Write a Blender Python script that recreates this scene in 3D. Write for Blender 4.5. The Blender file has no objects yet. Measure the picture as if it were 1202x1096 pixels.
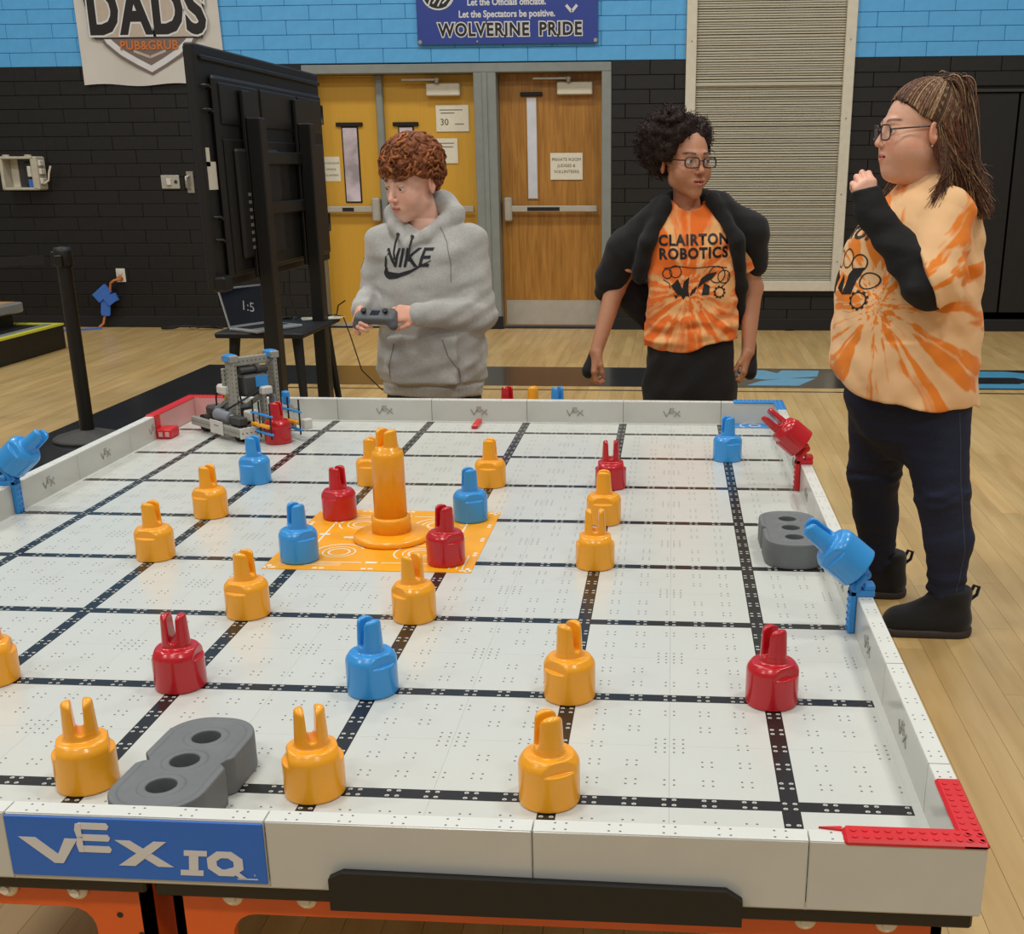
import bpy, bmesh, math, random
import numpy as np
from mathutils import Vector, Matrix
random.seed(7); rng = np.random.default_rng(7)
scene = bpy.context.scene
col = scene.collection
PI = math.pi

# ------------------------------------------------------------------ camera
cam_d = bpy.data.cameras.new('camera'); cam = bpy.data.objects.new('camera', cam_d); col.objects.link(cam)
cam_d.sensor_fit = 'HORIZONTAL'; cam_d.sensor_width = 36.0
cam_d.lens = 36.0 * 1364.27 / 1202
cam_d.shift_x = (601 - 683.79) / 1202; cam_d.shift_y = (645.54 - 548) / 1202
cam_d.clip_start = 0.05; cam_d.clip_end = 100
yaw, pitch, roll = 0.0759, 0.3185, -0.0052
fw = Vector((-math.sin(yaw), math.cos(yaw), 0)); rt = Vector((math.cos(yaw), math.sin(yaw), 0)); up = Vector((0, 0, 1))
f2 = fw * math.cos(pitch) - up * math.sin(pitch); u2 = up * math.cos(pitch) + fw * math.sin(pitch)
r3 = rt * math.cos(roll) + u2 * math.sin(roll); u3 = -rt * math.sin(roll) + u2 * math.cos(roll)
M = Matrix((r3, u3, -f2)).transposed().to_4x4(); M.translation = (1.5148, -1.1523, 1.3706)
cam.matrix_world = M
scene.camera = cam

# ------------------------------------------------------------------ light
world = bpy.data.worlds.new('gym_air'); scene.world = world; world.use_nodes = True
wb = world.node_tree.nodes['Background']; wb.inputs[0].default_value = (1.0, 0.98, 0.95, 1); wb.inputs[1].default_value = 0.22
for lx in (-4.5, 0.0, 4.5):
    for ly in (-4.0, 0.8, 5.6):
        ld = bpy.data.lights.new('gym_ceiling_lamp', 'AREA'); ld.shape = 'RECTANGLE'; ld.size = 1.3; ld.size_y = 0.7
        ld.energy = 116; ld.color = (1.0, 0.97, 0.915)
        lo = bpy.data.objects.new('gym_ceiling_lamp', ld); lo.location = (lx, ly, 7.0); col.objects.link(lo)
vs = scene.view_settings
vs.view_transform = 'Standard'; vs.look = 'None'; vs.gamma = 1.0; vs.use_curve_mapping = False; vs.exposure = 0.0

# ------------------------------------------------------------------ materials
def lin(c):
    return tuple((v / 255 / 12.92 if v / 255 <= 0.04045 else ((v / 255 + 0.055) / 1.055) ** 2.4) for v in c[:3])
MATS = {}
def nn(nt, t, **kw):
    n = nt.nodes.new(t)
    for k, v in kw.items(): setattr(n, k, v)
    return n
def mat(name, rgb, rough=0.5, var=0.06, scale=30.0, bump=0.0, metal=0.0, spec=0.5, trans=0.0, coat=0.0, attr=None, sss=0.0, stretch=(1, 1, 1), rgb2=None, alpha=1.0, sheen=0.0):
    """procedural principled material: base colour broken up by noise, optional fine bump"""
    if name in MATS: return MATS[name]
    m = bpy.data.materials.new(name); m.use_nodes = True; nt = m.node_tree; b = nt.nodes['Principled BSDF']
    b.inputs['Roughness'].default_value = rough; b.inputs['Metallic'].default_value = metal
    b.inputs['Specular IOR Level'].default_value = spec
    if trans: b.inputs['Transmission Weight'].default_value = trans
    if coat: b.inputs['Coat Weight'].default_value = coat; b.inputs['Coat Roughness'].default_value = 0.12
    if sss:
        b.inputs['Subsurface Weight'].default_value = sss; b.inputs['Subsurface Radius'].default_value = (0.012, 0.005, 0.003)
    if sheen: b.inputs['Sheen Weight'].default_value = sheen; b.inputs['Sheen Roughness'].default_value = 0.5
    if alpha < 1: b.inputs['Alpha'].default_value = alpha
    tc = nn(nt, 'ShaderNodeTexCoord'); mp = nn(nt, 'ShaderNodeMapping'); mp.inputs['Scale'].default_value = stretch
    nt.links.new(tc.outputs['Object'], mp.inputs[0])
    no = nn(nt, 'ShaderNodeTexNoise'); no.inputs['Scale'].default_value = scale; no.inputs['Detail'].default_value = 5
    nt.links.new(mp.outputs[0], no.inputs['Vector'])
    c = lin(rgb); c2 = lin(rgb2) if rgb2 else None
    mx = nn(nt, 'ShaderNodeMix', data_type='RGBA')
    lo = tuple(max(0, v * (1 - var)) for v in c); hi = tuple(min(1, v * (1 + var)) for v in (c2 or c))
    if attr:
        at = nn(nt, 'ShaderNodeVertexColor', layer_name=attr)
        hs = nn(nt, 'ShaderNodeHueSaturation'); mr = nn(nt, 'ShaderNodeMapRange')
        mr.inputs[1].default_value = 0.3; mr.inputs[2].default_value = 0.7; mr.inputs[3].default_value = 1 - var; mr.inputs[4].default_value = 1 + var
        nt.links.new(no.outputs[0], mr.inputs[0]); nt.links.new(mr.outputs[0], hs.inputs['Value'])
        nt.links.new(at.outputs[0], hs.inputs['Color']); nt.links.new(hs.outputs[0], b.inputs['Base Color'])
    else:
        mr = nn(nt, 'ShaderNodeMapRange'); mr.inputs[1].default_value = 0.35; mr.inputs[2].default_value = 0.65
        nt.links.new(no.outputs[0], mr.inputs[0])
        mx.inputs[6].default_value = (*lo, 1); mx.inputs[7].default_value = (*hi, 1)
        nt.links.new(mr.outputs[0], mx.inputs[0]); nt.links.new(mx.outputs[2], b.inputs['Base Color'])
    if bump:
        bp = nn(nt, 'ShaderNodeBump'); bp.inputs['Strength'].default_value = bump; bp.inputs['Distance'].default_value = 0.004
        nt.links.new(no.outputs[0], bp.inputs['Height']); nt.links.new(bp.outputs[0], b.inputs['Normal'])
    MATS[name] = m
    return m

# ------------------------------------------------------------------ mesh builder
class MB:
    def __init__(s): s.v = []; s.f = []; s.sm = []
    def add(s, vs, fs, smooth=False):
        o = len(s.v); s.v += [tuple(p) for p in vs]; s.f += [tuple(i + o for i in f) for f in fs]; s.sm += [smooth] * len(fs); return s
    def box(s, x0, x1, y0, y1, z0, z1, bev=0.0):
        if bev:
            bv = min(bev, (x1-x0)/2.01, (y1-y0)/2.01, (z1-z0)/2.01); vs = []
            for z, i in ((z0, bv), (z0 + bv, 0), (z1 - bv, 0), (z1, bv)):
                a, b_, c, d = x0 + i, x1 - i, y0 + i, y1 - i
                q = bv if i == 0 else 0
                vs += [(a + q, c, z), (b_ - q, c, z), (b_, c + q, z), (b_, d - q, z), (b_ - q, d, z), (a + q, d, z), (a, d - q, z), (a, c + q, z)]
            fs = [tuple(range(7, -1, -1)), tuple(range(24, 32))]
            for l in range(3):
                for k in range(8):
                    k2 = (k + 1) % 8; fs.append((l*8+k, l*8+k2, l*8+8+k2, l*8+8+k))
            return s.add(vs, fs)
        vs = [(x0,y0,z0),(x1,y0,z0),(x1,y1,z0),(x0,y1,z0),(x0,y0,z1),(x1,y0,z1),(x1,y1,z1),(x0,y1,z1)]
        return s.add(vs, [(3,2,1,0),(4,5,6,7),(0,1,5,4),(1,2,6,5),(2,3,7,6),(3,0,4,7)])
    def cyl(s, a, b, r, r2=None, n=20, smooth=True, caps=True):
        a = Vector(a); b = Vector(b); r2 = r if r2 is None else r2; d = (b - a).normalized()
        t = Vector((0, 0, 1)) if abs(d.z) < 0.9 else Vector((1, 0, 0)); u = d.cross(t).normalized(); w = d.cross(u)
        vs = [a + (u*math.cos(2*PI*i/n) + w*math.sin(2*PI*i/n))*r for i in range(n)] + [b + (u*math.cos(2*PI*i/n) + w*math.sin(2*PI*i/n))*r2 for i in range(n)]
        s.add(vs, [(i, i+n, (i+1) % n + n, (i+1) % n) for i in range(n)], smooth)
        if caps: s.add(vs, [tuple(range(n)), tuple(range(2*n-1, n-1, -1))])
        return s
    def tube(s, pts, r, n=6, r2=None, caps=True):
        pts = [Vector(p) for p in pts]; m = len(pts); vs = []; u = None
        for i, p in enumerate(pts):
            d = (pts[min(i+1, m-1)] - pts[max(i-1, 0)]).normalized()
            if u is None:
                t = Vector((0, 0, 1)) if abs(d.z) < 0.9 else Vector((1, 0, 0)); u = d.cross(t).normalized()
            else:
                u = (u - d*u.dot(d)); u = u.normalized() if u.length > 1e-6 else d.orthogonal().normalized()
            w = d.cross(u); rr = r if r2 is None else r + (r2 - r)*i/(m-1)
            vs += [p + (u*math.cos(2*PI*k/n) + w*math.sin(2*PI*k/n))*rr for k in range(n)]
        fs = [(i*n+k, i*n+(k+1) % n, (i+1)*n+(k+1) % n, (i+1)*n+k) for i in range(m-1) for k in range(n)]
        s.add(vs, fs, True)
        if caps: s.add(vs, [tuple(range(n-1, -1, -1)), tuple(range((m-1)*n, m*n))])
        return s
    def prism(s, poly, z0, z1, ax='z'):
        """extrude a 2D polygon (counter-clockwise) along an axis"""
        n = len(poly)
        mp = {'z': lambda x, y, z: (x, y, z), 'y': lambda x, y, z: (x, -z, y), 'x': lambda x, y, z: (z, x, y)}[ax]
        vs = [mp(x, y, z0) for x, y in poly] + [mp(x, y, z1) for x, y in poly]
        return s.add(vs, [tuple(range(n-1, -1, -1)), tuple(range(n, 2*n))] + [(i, (i+1) % n, (i+1) % n + n, i+n) for i in range(n)])
    def lathe(s, prof, n=32, c=(0, 0, 0), smooth=True):
        m = len(prof); vs = [(c[0]+r*math.cos(2*PI*k/n), c[1]+r*math.sin(2*PI*k/n), c[2]+z) for r, z in prof for k in range(n)]
        fs = [(i*n+k, i*n+(k+1) % n, (i+1)*n+(k+1) % n, (i+1)*n+k) for i in range(m-1) for k in range(n)]
        s.add(vs, fs, smooth); s.add(vs, [tuple(range(n-1, -1, -1)), tuple(range((m-1)*n, m*n))]); return s
    def build(s, name, m, parent=None, loc=None, rot=None):
        me = bpy.data.meshes.new(name); me.from_pydata(s.v, [], s.f); me.polygons.foreach_set('use_smooth', s.sm); me.update()
        return link(name, me, m, parent, loc, rot)
def link(name, me, m, parent=None, loc=None, rot=None):
    o = bpy.data.objects.new(name, me); col.objects.link(o)
    if m is not None and not me.materials:
        me.materials.append(MATS[m] if isinstance(m, str) else m)
    if parent is not None: o.parent = parent
    if loc is not None: o.location = loc
    if rot is not None: o.rotation_euler = rot
    return o
def tag(o, label, cat, group=None):
    o['label'] = label; o['category'] = cat
    if group: o['group'] = group
    return o
def thing(name, label, cat, loc=(0, 0, 0), rz=0.0, group=None):
    o = bpy.data.objects.new(name, None); o.empty_display_size = 0.05; col.objects.link(o)
    o.location = loc; o.rotation_euler = (0, 0, rz)
    return tag(o, label, cat, group)
def struct(o): o['kind'] = 'structure'; return o
def stuff(o): o['kind'] = 'stuff'; return o
def copy_tree(o, parent=None):
    c = o.copy(); col.objects.link(c); c.parent = parent
    for ch in list(o.children): copy_tree(ch, c)
    return c
def text_mesh(s, size, offset=0.0, extrude=0.0, xs=1.0, shear=0.0, align='CENTER', space=1.0):
    cu = bpy.data.curves.new('lettering', 'FONT'); cu.body = s; cu.size = size; cu.offset = offset; cu.extrude = extrude
    cu.align_x = align; cu.align_y = 'CENTER'; cu.shear = shear; cu.space_character = space; cu.resolution_u = 3
    ob = bpy.data.objects.new('lettering', cu); col.objects.link(ob); dg = bpy.context.evaluated_depsgraph_get(); dg.update()
    me = bpy.data.meshes.new_from_object(ob.evaluated_get(dg)); bpy.data.objects.remove(ob); bpy.data.curves.remove(cu)
    me.materials.clear()
    if xs != 1.0: me.transform(Matrix.Diagonal((xs, 1, 1, 1)))
    return me
def text(name, s, size, m, parent, loc, rot=(PI/2, 0, 0), **kw):
    return link(name, text_mesh(s, size, **kw), m, parent, loc, rot)
def stroke(mb, pts, w, y0, y1, ax='y', close=False):
    """thick polyline in a vertical plane, extruded"""
    for (x0, z0), (x1, z1) in zip(pts, pts[1:]):
        d = math.hypot(x1-x0, z1-z0); nx, nz = -(z1-z0)/d*w/2, (x1-x0)/d*w/2
        mb.prism([(x0-nx, z0-nz), (x1-nx, z1-nz), (x1+nx, z1+nz), (x0+nx, z0+nz)], y0, y1, ax)
    return mb

# ------------------------------------------------------------------ implicit surfaces (blended volumes -> one continuous mesh)
def smin(a, b, k):
    if k <= 0: return np.minimum(a, b)
    h = np.clip(0.5 + 0.5*(b - a)/k, 0, 1); return b*(1-h) + a*h - k*h*(1-h)
def smax(a, b, k): return -smin(-a, -b, k)
class Grid:
    def __init__(s, xs, ys, zs):
        s.xs, s.ys, s.zs = (np.asarray(q, np.float32) for q in (xs, ys, zs)); s.d = np.full((len(xs), len(ys), len(zs)), 0.5, np.float32)
    def sl(s, lo, hi):
        r = []
        for ax, l, h in zip((s.xs, s.ys, s.zs), lo, hi):
            i = max(0, np.searchsorted(ax, l) - 1); j = min(len(ax), np.searchsorted(ax, h) + 1); r.append(slice(i, max(j, i)))
        return tuple(r)
    def pts(s, q): return s.xs[q[0]][:, None, None], s.ys[q[1]][None, :, None], s.zs[q[2]][None, None, :]
    def op(s, prim, k=0.01, mode='u', only=None):
        f, lo, hi = prim; mg = k + 0.012
        q = s.sl([l - mg for l in lo], [h + mg for h in hi])
        if any(t.stop - t.start < 1 for t in q): return s
        v = f(*s.pts(q)).astype(np.float32)
        s.d[q] = smin(s.d[q], v, k) if mode == 'u' else smax(s.d[q], -v if mode == 's' else v, k)
        return s
    def every(s, f, k=0.0):     # intersect the whole field
        s.d = smax(s.d, np.broadcast_to(f(*s.pts((slice(None),)*3)), s.d.shape), k).astype(np.float32); return s
    def warp(s, f):
        s.d = (s.d + f(*s.pts((slice(None),)*3))).astype(np.float32); return s
    def mesh(s, smooth=1):
        return nets(s.d, s.xs, s.ys, s.zs, smooth)
def nets(d, xs, ys, zs, smooth=1):
    ins = d < 0
    c = np.zeros(tuple(n-1 for n in d.shape), np.int8)
    offs = [(i, j, k) for i in (0, 1) for j in (0, 1) for k in (0, 1)]
    for i, j, k in offs: c += ins[i:d.shape[0]-1+i, j:d.shape[1]-1+j, k:d.shape[2]-1+k]
    act = (c > 0) & (c < 8); I = np.argwhere(act); n = len(I)
    cid = np.full(act.shape, -1, np.int32); cid[act] = np.arange(n)
    V = np.stack([d[I[:, 0]+i, I[:, 1]+j, I[:, 2]+k] for i, j, k in offs], 1)
    P = np.stack([np.stack([xs[I[:, 0]+i], ys[I[:, 1]+j], zs[I[:, 2]+k]], 1) for i, j, k in offs], 1)
    acc = np.zeros((n, 3)); cnt = np.zeros(n)
    for a in range(8):
        for b in range(a+1, 8):
            if sum(abs(p-q) for p, q in zip(offs[a], offs[b])) != 1: continue
            m = (V[:, a] < 0) != (V[:, b] < 0)
            t = np.where(m, V[:, a] / np.where(m, V[:, a]-V[:, b], 1), 0)[:, None]
            acc += np.where(m[:, None], P[:, a] + t*(P[:, b]-P[:, a]), 0); cnt += m
    vt = acc / cnt[:, None]; F = []
    for ax in range(3):
        o1, o2 = (ax+1) % 3, (ax+2) % 3
        A = [slice(None)]*3; B = [slice(None)]*3; A[ax] = slice(0, -1); B[ax] = slice(1, None)
        e = np.argwhere(ins[tuple(A)] != ins[tuple(B)])
        ok = (e[:, o1] > 0) & (e[:, o2] > 0) & (e[:, o1] < d.shape[o1]-1) & (e[:, o2] < d.shape[o2]-1); e = e[ok]
        fl = ins[e[:, 0], e[:, 1], e[:, 2]]
        def cell(a, b):
            q = e.copy(); q[:, o1] += a; q[:, o2] += b; return cid[q[:, 0], q[:, 1], q[:, 2]]
        Q = np.stack([cell(-1, -1), cell(0, -1), cell(0, 0), cell(-1, 0)], 1)
        F.append(np.where(fl[:, None], Q, Q[:, ::-1]))
    F = np.concatenate(F)
    for _ in range(smooth):
        s = np.zeros_like(vt); w = np.zeros(n)
        for a in range(4):
            i, j = F[:, a], F[:, (a+1) % 4]
            for t in range(3):
                s[:, t] += np.bincount(i, vt[j, t], n) + np.bincount(j, vt[i, t], n)
            w += np.bincount(i, minlength=n) + np.bincount(j, minlength=n)
        vt = 0.5*vt + 0.5*s/np.maximum(w, 1)[:, None]
    return vt, F
def np_mesh(name, V, F, colors=None):
    me = bpy.data.meshes.new(name); me.vertices.add(len(V)); me.vertices.foreach_set('co', np.asarray(V, np.float32).ravel())
    me.loops.add(len(F)*4); me.loops.foreach_set('vertex_index', F.astype(np.int32).ravel())
    me.polygons.add(len(F)); me.polygons.foreach_set('loop_start', np.arange(0, len(F)*4, 4, dtype=np.int32)); me.polygons.foreach_set('loop_total', np.full(len(F), 4, np.int32))
    me.update(calc_edges=True); me.polygons.foreach_set('use_smooth', np.ones(len(F), bool)); me.validate()
    if colors is not None:
        ca = me.color_attributes.new('tint', 'FLOAT_COLOR', 'POINT')
        ca.data.foreach_set('color', np.concatenate([colors, np.ones((len(V), 1))], 1).astype(np.float32).ravel())
    return me
def ell(c, r, R=None):
    c = np.array(c, float); r = np.array(r, float); mr = r.max() if R is not None else None
    def f(x, y, z):
        x, y, z = x-c[0], y-c[1], z-c[2]
        if R is not None: x, y, z = (R[0][i]*x + R[1][i]*y + R[2][i]*z for i in range(3))
        k = np.sqrt((x/r[0])**2 + (y/r[1])**2 + (z/r[2])**2)
        return (k - 1)*r.min()*np.where(k < 1, 1, 1) if r.min()/r.max() > 0.55 else k*(k-1)/np.maximum(np.sqrt((x/r[0]**2)**2 + (y/r[1]**2)**2 + (z/r[2]**2)**2), 1e-5)
    e = r if R is None else np.full(3, mr)
    return f, c-e, c+e
def cone(a, b, ra, rb, flat=None):
    """capsule from a to b with radius ra -> rb; flat=(axis vector, factor) squashes it"""
    a = np.array(a, float); b = np.array(b, float); ab = b-a; L2 = max(ab @ ab, 1e-9)
    if flat is not None: ax = np.array(flat[0], float); ax /= np.linalg.norm(ax); kf = flat[1]
    def f(x, y, z):
        px, py, pz = x-a[0], y-a[1], z-a[2]; t = np.clip((px*ab[0]+py*ab[1]+pz*ab[2])/L2, 0, 1)
        qx, qy, qz = px-t*ab[0], py-t*ab[1], pz-t*ab[2]
        if flat is not None:
            s = (qx*ax[0]+qy*ax[1]+qz*ax[2]); g = (1/kf-1)*s; qx, qy, qz = qx+g*ax[0], qy+g*ax[1], qz+g*ax[2]
        return np.sqrt(qx*qx+qy*qy+qz*qz) - (ra + (rb-ra)*t)
    m = max(ra, rb)*max(1, flat[1] if flat is not None else 1)
    return f, np.minimum(a, b)-m, np.maximum(a, b)+m
def column(zs, a, b, cx, cy, n=2.3, cap=0.012):
    """stack of (super)ellipses, interpolated along z"""
    zs, a, b, cx, cy = (np.array(q, float) for q in (zs, a, b, cx, cy))
    zf = np.linspace(zs[0], zs[-1], 120)
    def sm(q):
        v = np.interp(zf, zs, q); k = np.ones(9)/9; return np.convolve(np.pad(v, 4, 'edge'), k, 'valid')
    A, B, CX, CY = sm(a), sm(b), sm(cx), sm(cy)
    def f(x, y, z):
        i = lambda q: np.interp(z.ravel(), zf, q).reshape(z.shape)
        aa, bb = i(A), i(B)
        k = (np.abs((x-i(CX))/aa)**n + np.abs((y-i(CY))/bb)**n)**(1/n)
        return smax((k-1)*np.minimum(aa, bb), np.maximum(zs[0]-z, z-zs[-1]), cap)
    return f, (min(cx-a), min(cy-b), zs[0]), (max(cx+a), max(cy+b), zs[-1])
def rbox(c, h, r):
    c = np.array(c, float); h = np.array(h, float)
    def f(x, y, z):
        q = [np.abs(v-c[i])-h[i]+r for i, v in enumerate((x, y, z))]
        return np.sqrt(np.maximum(q[0], 0)**2+np.maximum(q[1], 0)**2+np.maximum(q[2], 0)**2)+np.minimum(np.maximum(q[0], np.maximum(q[1], q[2])), 0)-r
    return f, c-h, c+h
def axis(*seg):
    """rectilinear axis: (start, stop, step) pieces"""
    out = []
    for a, b, st in seg: out += list(np.arange(a, b-1e-6, st))
    return np.array(out + [seg[-1][1]])
# ------------------------------------------------------------------ palette
mat('paint_black', (25, 23, 21), 0.45, 0.10, 18, 0.25)
mat('paint_blue', (88, 170, 226), 0.5, 0.04, 14, 0.2)
mat('black_metal', (14, 13, 12), 0.42, 0.08, 40)
mat('black_plastic', (16, 15, 14), 0.55, 0.08, 60, 0.05)
mat('base_grey', (74, 72, 69), 0.7, 0.08, 30)
mat('black_rubber', (26, 25, 24), 0.8, 0.1, 60)
mat('grey_frame', (135, 140, 136), 0.5, 0.05, 9)
mat('yellow_door', (214, 162, 46), 0.45, 0.05, 5, stretch=(12, 12, 1.2), rgb2=(206, 158, 56))
mat('steel', (176, 172, 160), 0.35, 0.06, 30, metal=0.6)
mat('satin_steel', (185, 180, 168), 0.45, 0.05, 12, metal=0.25)
mat('cream_metal', (214, 207, 188), 0.5, 0.04, 20)
mat('slat_beige', (188, 182, 162), 0.6, 0.10, 14, stretch=(0.6, 1, 30))
mat('paper', (226, 220, 200), 0.8, 0.03, 30)
mat('ink', (52, 50, 48), 0.8, 0.05, 40)
mat('ink_grey', (120, 116, 108), 0.8, 0.05, 40)
mat('glass_bright', (210, 214, 222), 0.15, 0.08, 6)
mat('glass_lilac', (184, 172, 176), 0.15, 0.25, 5, rgb2=(204, 190, 200))
mat('white_plastic', (216, 212, 198), 0.45, 0.03, 20)
mat('beige_plastic', (190, 184, 166), 0.5, 0.05, 20)
mat('clear_grey', (70, 70, 70), 0.2, 0.1, 20)
mat('vinyl_white', (206, 202, 194), 0.45, 0.03, 5)
mat('vinyl_blue', (45, 66, 148), 0.4, 0.04, 6)
mat('print_white', (214, 214, 214), 0.5, 0.02, 20)
mat('print_black', (28, 24, 22), 0.5, 0.04, 20)
mat('print_taupe', (118, 102, 98), 0.5, 0.04, 20)
mat('print_tan', (186, 172, 156), 0.5, 0.04, 20)
mat('print_orange', (196, 112, 50), 0.5, 0.04, 20)
mat('tape_blue', (62, 112, 196), 0.7, 0.05, 40)
mat('cord_orange', (196, 116, 62), 0.6, 0.05, 40)
mat('cord_black', (24, 22, 22), 0.6, 0.05, 40)
mat('reflect_yellow', (206, 204, 60), 0.6, 0.05, 40)
mat('alu', (170, 172, 172), 0.4, 0.05, 40, metal=0.5)
mat('court_black', (36, 38, 42), 0.22, 0.10, 5, coat=0.3)
mat('court_blue', (84, 164, 204), 0.3, 0.05, 8, coat=0.3)
mat('screen_dark', (24, 30, 46), 0.2, 0.2, 6)
mat('silver', (178, 180, 180), 0.35, 0.04, 30, metal=0.5)

def wood_mat(name, c1, c2, rough, grain=(1, 1, 1), coat=0.0, attr=False, scale=6):
    m = bpy.data.materials.new(name); m.use_nodes = True; nt = m.node_tree; b = nt.nodes['Principled BSDF']; MATS[name] = m
    tc = nn(nt, 'ShaderNodeTexCoord'); mp = nn(nt, 'ShaderNodeMapping'); mp.inputs['Scale'].default_value = grain
    nt.links.new(tc.outputs['Object'], mp.inputs[0])
    no = nn(nt, 'ShaderNodeTexNoise'); no.inputs['Scale'].default_value = scale; no.inputs['Detail'].default_value = 8; no.inputs['Distortion'].default_value = 0.6
    nt.links.new(mp.outputs[0], no.inputs['Vector'])
    cr = nn(nt, 'ShaderNodeValToRGB'); cr.color_ramp.elements[0].position = 0.3; cr.color_ramp.elements[1].position = 0.7
    cr.color_ramp.elements[0].color = (*lin(c1), 1); cr.color_ramp.elements[1].color = (*lin(c2), 1)
    nt.links.new(no.outputs[0], cr.inputs[0]); out = cr.outputs[0]
    if attr:
        at = nn(nt, 'ShaderNodeVertexColor', layer_name='tint'); mx = nn(nt, 'ShaderNodeMix', data_type='RGBA', blend_type='MULTIPLY'); mx.inputs[0].default_value = 1
        nt.links.new(out, mx.inputs[6]); nt.links.new(at.outputs[0], mx.inputs[7]); out = mx.outputs[2]
    nt.links.new(out, b.inputs['Base Color']); b.inputs['Roughness'].default_value = rough
    if coat: b.inputs['Coat Weight'].default_value = coat; b.inputs['Coat Roughness'].default_value = 0.22
    return m
wood_mat('maple', (186, 152, 94), (208, 177, 120), 0.42, (5, 0.5, 1), 0.25, True, 3.0)
wood_mat('oak_door', (150, 100, 34), (186, 132, 58), 0.4, (9, 9, 0.7), 0.1, False, 4.0)
wood_mat('seat_wood', (176, 140, 96), (196, 160, 112), 0.5, (1, 6, 1), 0.0, False, 5.0)

# ------------------------------------------------------------------ floor
WALL = 9.25
fl = struct(MB().box(-6.5, 6.5, -3.5, WALL + 0.4, -0.12, -0.02).build('floor', 'maple'))
fl.data.color_attributes.new('tint', 'FLOAT_COLOR', 'POINT').data.foreach_set('color', [1.0]*(4*len(fl.data.vertices)))
planks = []
pw = 0.0762
for i in range(-78, 80):
    x0 = i*pw; y = -2.5 - random.random()*1.2
    while y < WALL - 0.02:
        L = random.uniform(0.9, 2.1); y1 = min(y+L, WALL - 0.004); cx, cy = x0+pw/2, (y+y1)/2
        if -5.8 < cx < 5.6 and y1 - y > 0.05: planks.append((x0, x0+pw, y, y1))
        y += L
def pdist(p):
    x, y = (p[0]+p[1])/2, (p[2]+p[3])/2
    seen = (x > 1.98 and y > 0.0 and (x-1.515) < 0.42*(y+1.15)+0.12) or (y > 3.3 and abs(x-1.1) < 0.5*(y+1.2))
    return (0 if seen else 100) + math.hypot(x-1.51, y+1.15)
planks.sort(key=pdist)
def plank_geo(mb, cols, p):
    t = random.gauss(1.0, 0.045); w = random.gauss(0, 0.012); g = 0.0005
    mb.box(p[0]+g, p[1]-g, p[2]+g, p[3]-g, -0.02, 0.0); cols += [[t+w, t, t-w*1.5]]*8
for p in planks[:300]:
    mb, cols = MB(), []; plank_geo(mb, cols, p); o = mb.build('plank', 'maple', fl)
    o.data.color_attributes.new('tint', 'FLOAT_COLOR', 'POINT').data.foreach_set('color', [v for c in cols for v in (*c, 1.0)])
mb, cols = MB(), []
for p in planks[300:]: plank_geo(mb, cols, p)
o = stuff(mb.build('plank_field', 'maple', fl))
o.data.color_attributes.new('tint', 'FLOAT_COLOR', 'POINT').data.foreach_set('color', [v for c in cols for v in (*c, 1.0)])
# painted court border
bd = MB().box(-1.87, 5.9, 6.42, 7.18, 0.0, 0.0012)
bd.box(-1.87, -1.02, -2.4, 6.42, 0.0, 0.0012)
bd.box(-1.02, 5.9, 6.27, 6.30, 0.0, 0.0012)
border = bd.build('painted_border', 'court_black', fl)
lt = MB()
for poly in ([(2.02, 6.50), (2.36, 6.50), (2.50, 6.78), (2.30, 6.78), (2.12, 6.66)], [(1.98, 6.82), (2.16, 6.72), (2.52, 6.86), (2.56, 7.1), (2.30, 7.1), (2.26, 6.98), (2.18, 7.1), (2.0, 7.1)],
             [(3.4, 6.46), (4.3, 6.46), (4.3, 6.62), (3.62, 6.62), (3.4, 6.6)], [(3.4, 6.86), (3.72, 6.62), (4.3, 6.62), (4.3, 7.0), (4.02, 7.0), (3.84, 7.12), (3.44, 7.12)]):
    a = sum(poly[k][0]*poly[(k+1) % len(poly)][1]-poly[(k+1) % len(poly)][0]*poly[k][1] for k in range(len(poly)))
    lt.prism(poly if a > 0 else poly[::-1], 0.0012, 0.0022)
lt.build('painted_letters', 'court_blue', border)
nt_ = MB().prism([(3.56, 6.72), (3.72, 6.62), (3.80, 6.62), (3.92, 6.74), (3.84, 6.86), (3.6, 6.86)], 0.0022, 0.0030).build('painted_counter', 'court_black', border)

# ------------------------------------------------------------------ back wall of painted block
OPEN = [(-1.64, 0.985, -0.1, 2.215), (1.60, 2.97, 0.34, 4.0), (3.48, 5.2, 0.10, 1.95)]
wall = struct(MB().box(-6.5, -1.64, WALL+0.02, WALL+0.4, 0, 2.205).box(0.985, 6.5, WALL+0.02, WALL+0.4, 0, 2.205).box(-1.64, 0.985, WALL+0.25, WALL+0.4, 0, 2.22).build('wall_back', 'paint_black'))
MB().box(-6.5, 6.5, WALL+0.02, WALL+0.4, 2.205, 5.2).build('upper_wall', 'paint_blue', wall)
bh, bw = 0.1127, 0.4064; EDGE = 2.205
meshes = {}
def block_mesh(w, m):
    k = (round(w, 3), m)
    if k not in meshes:
        o = MB().box(0.0012, w-0.0012, 0, 0.03, 0.0012, bh-0.0012, 0.0035).build('block', m); meshes[k] = o.data; bpy.data.objects.remove(o)
    return meshes[k]
blocks = []
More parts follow.
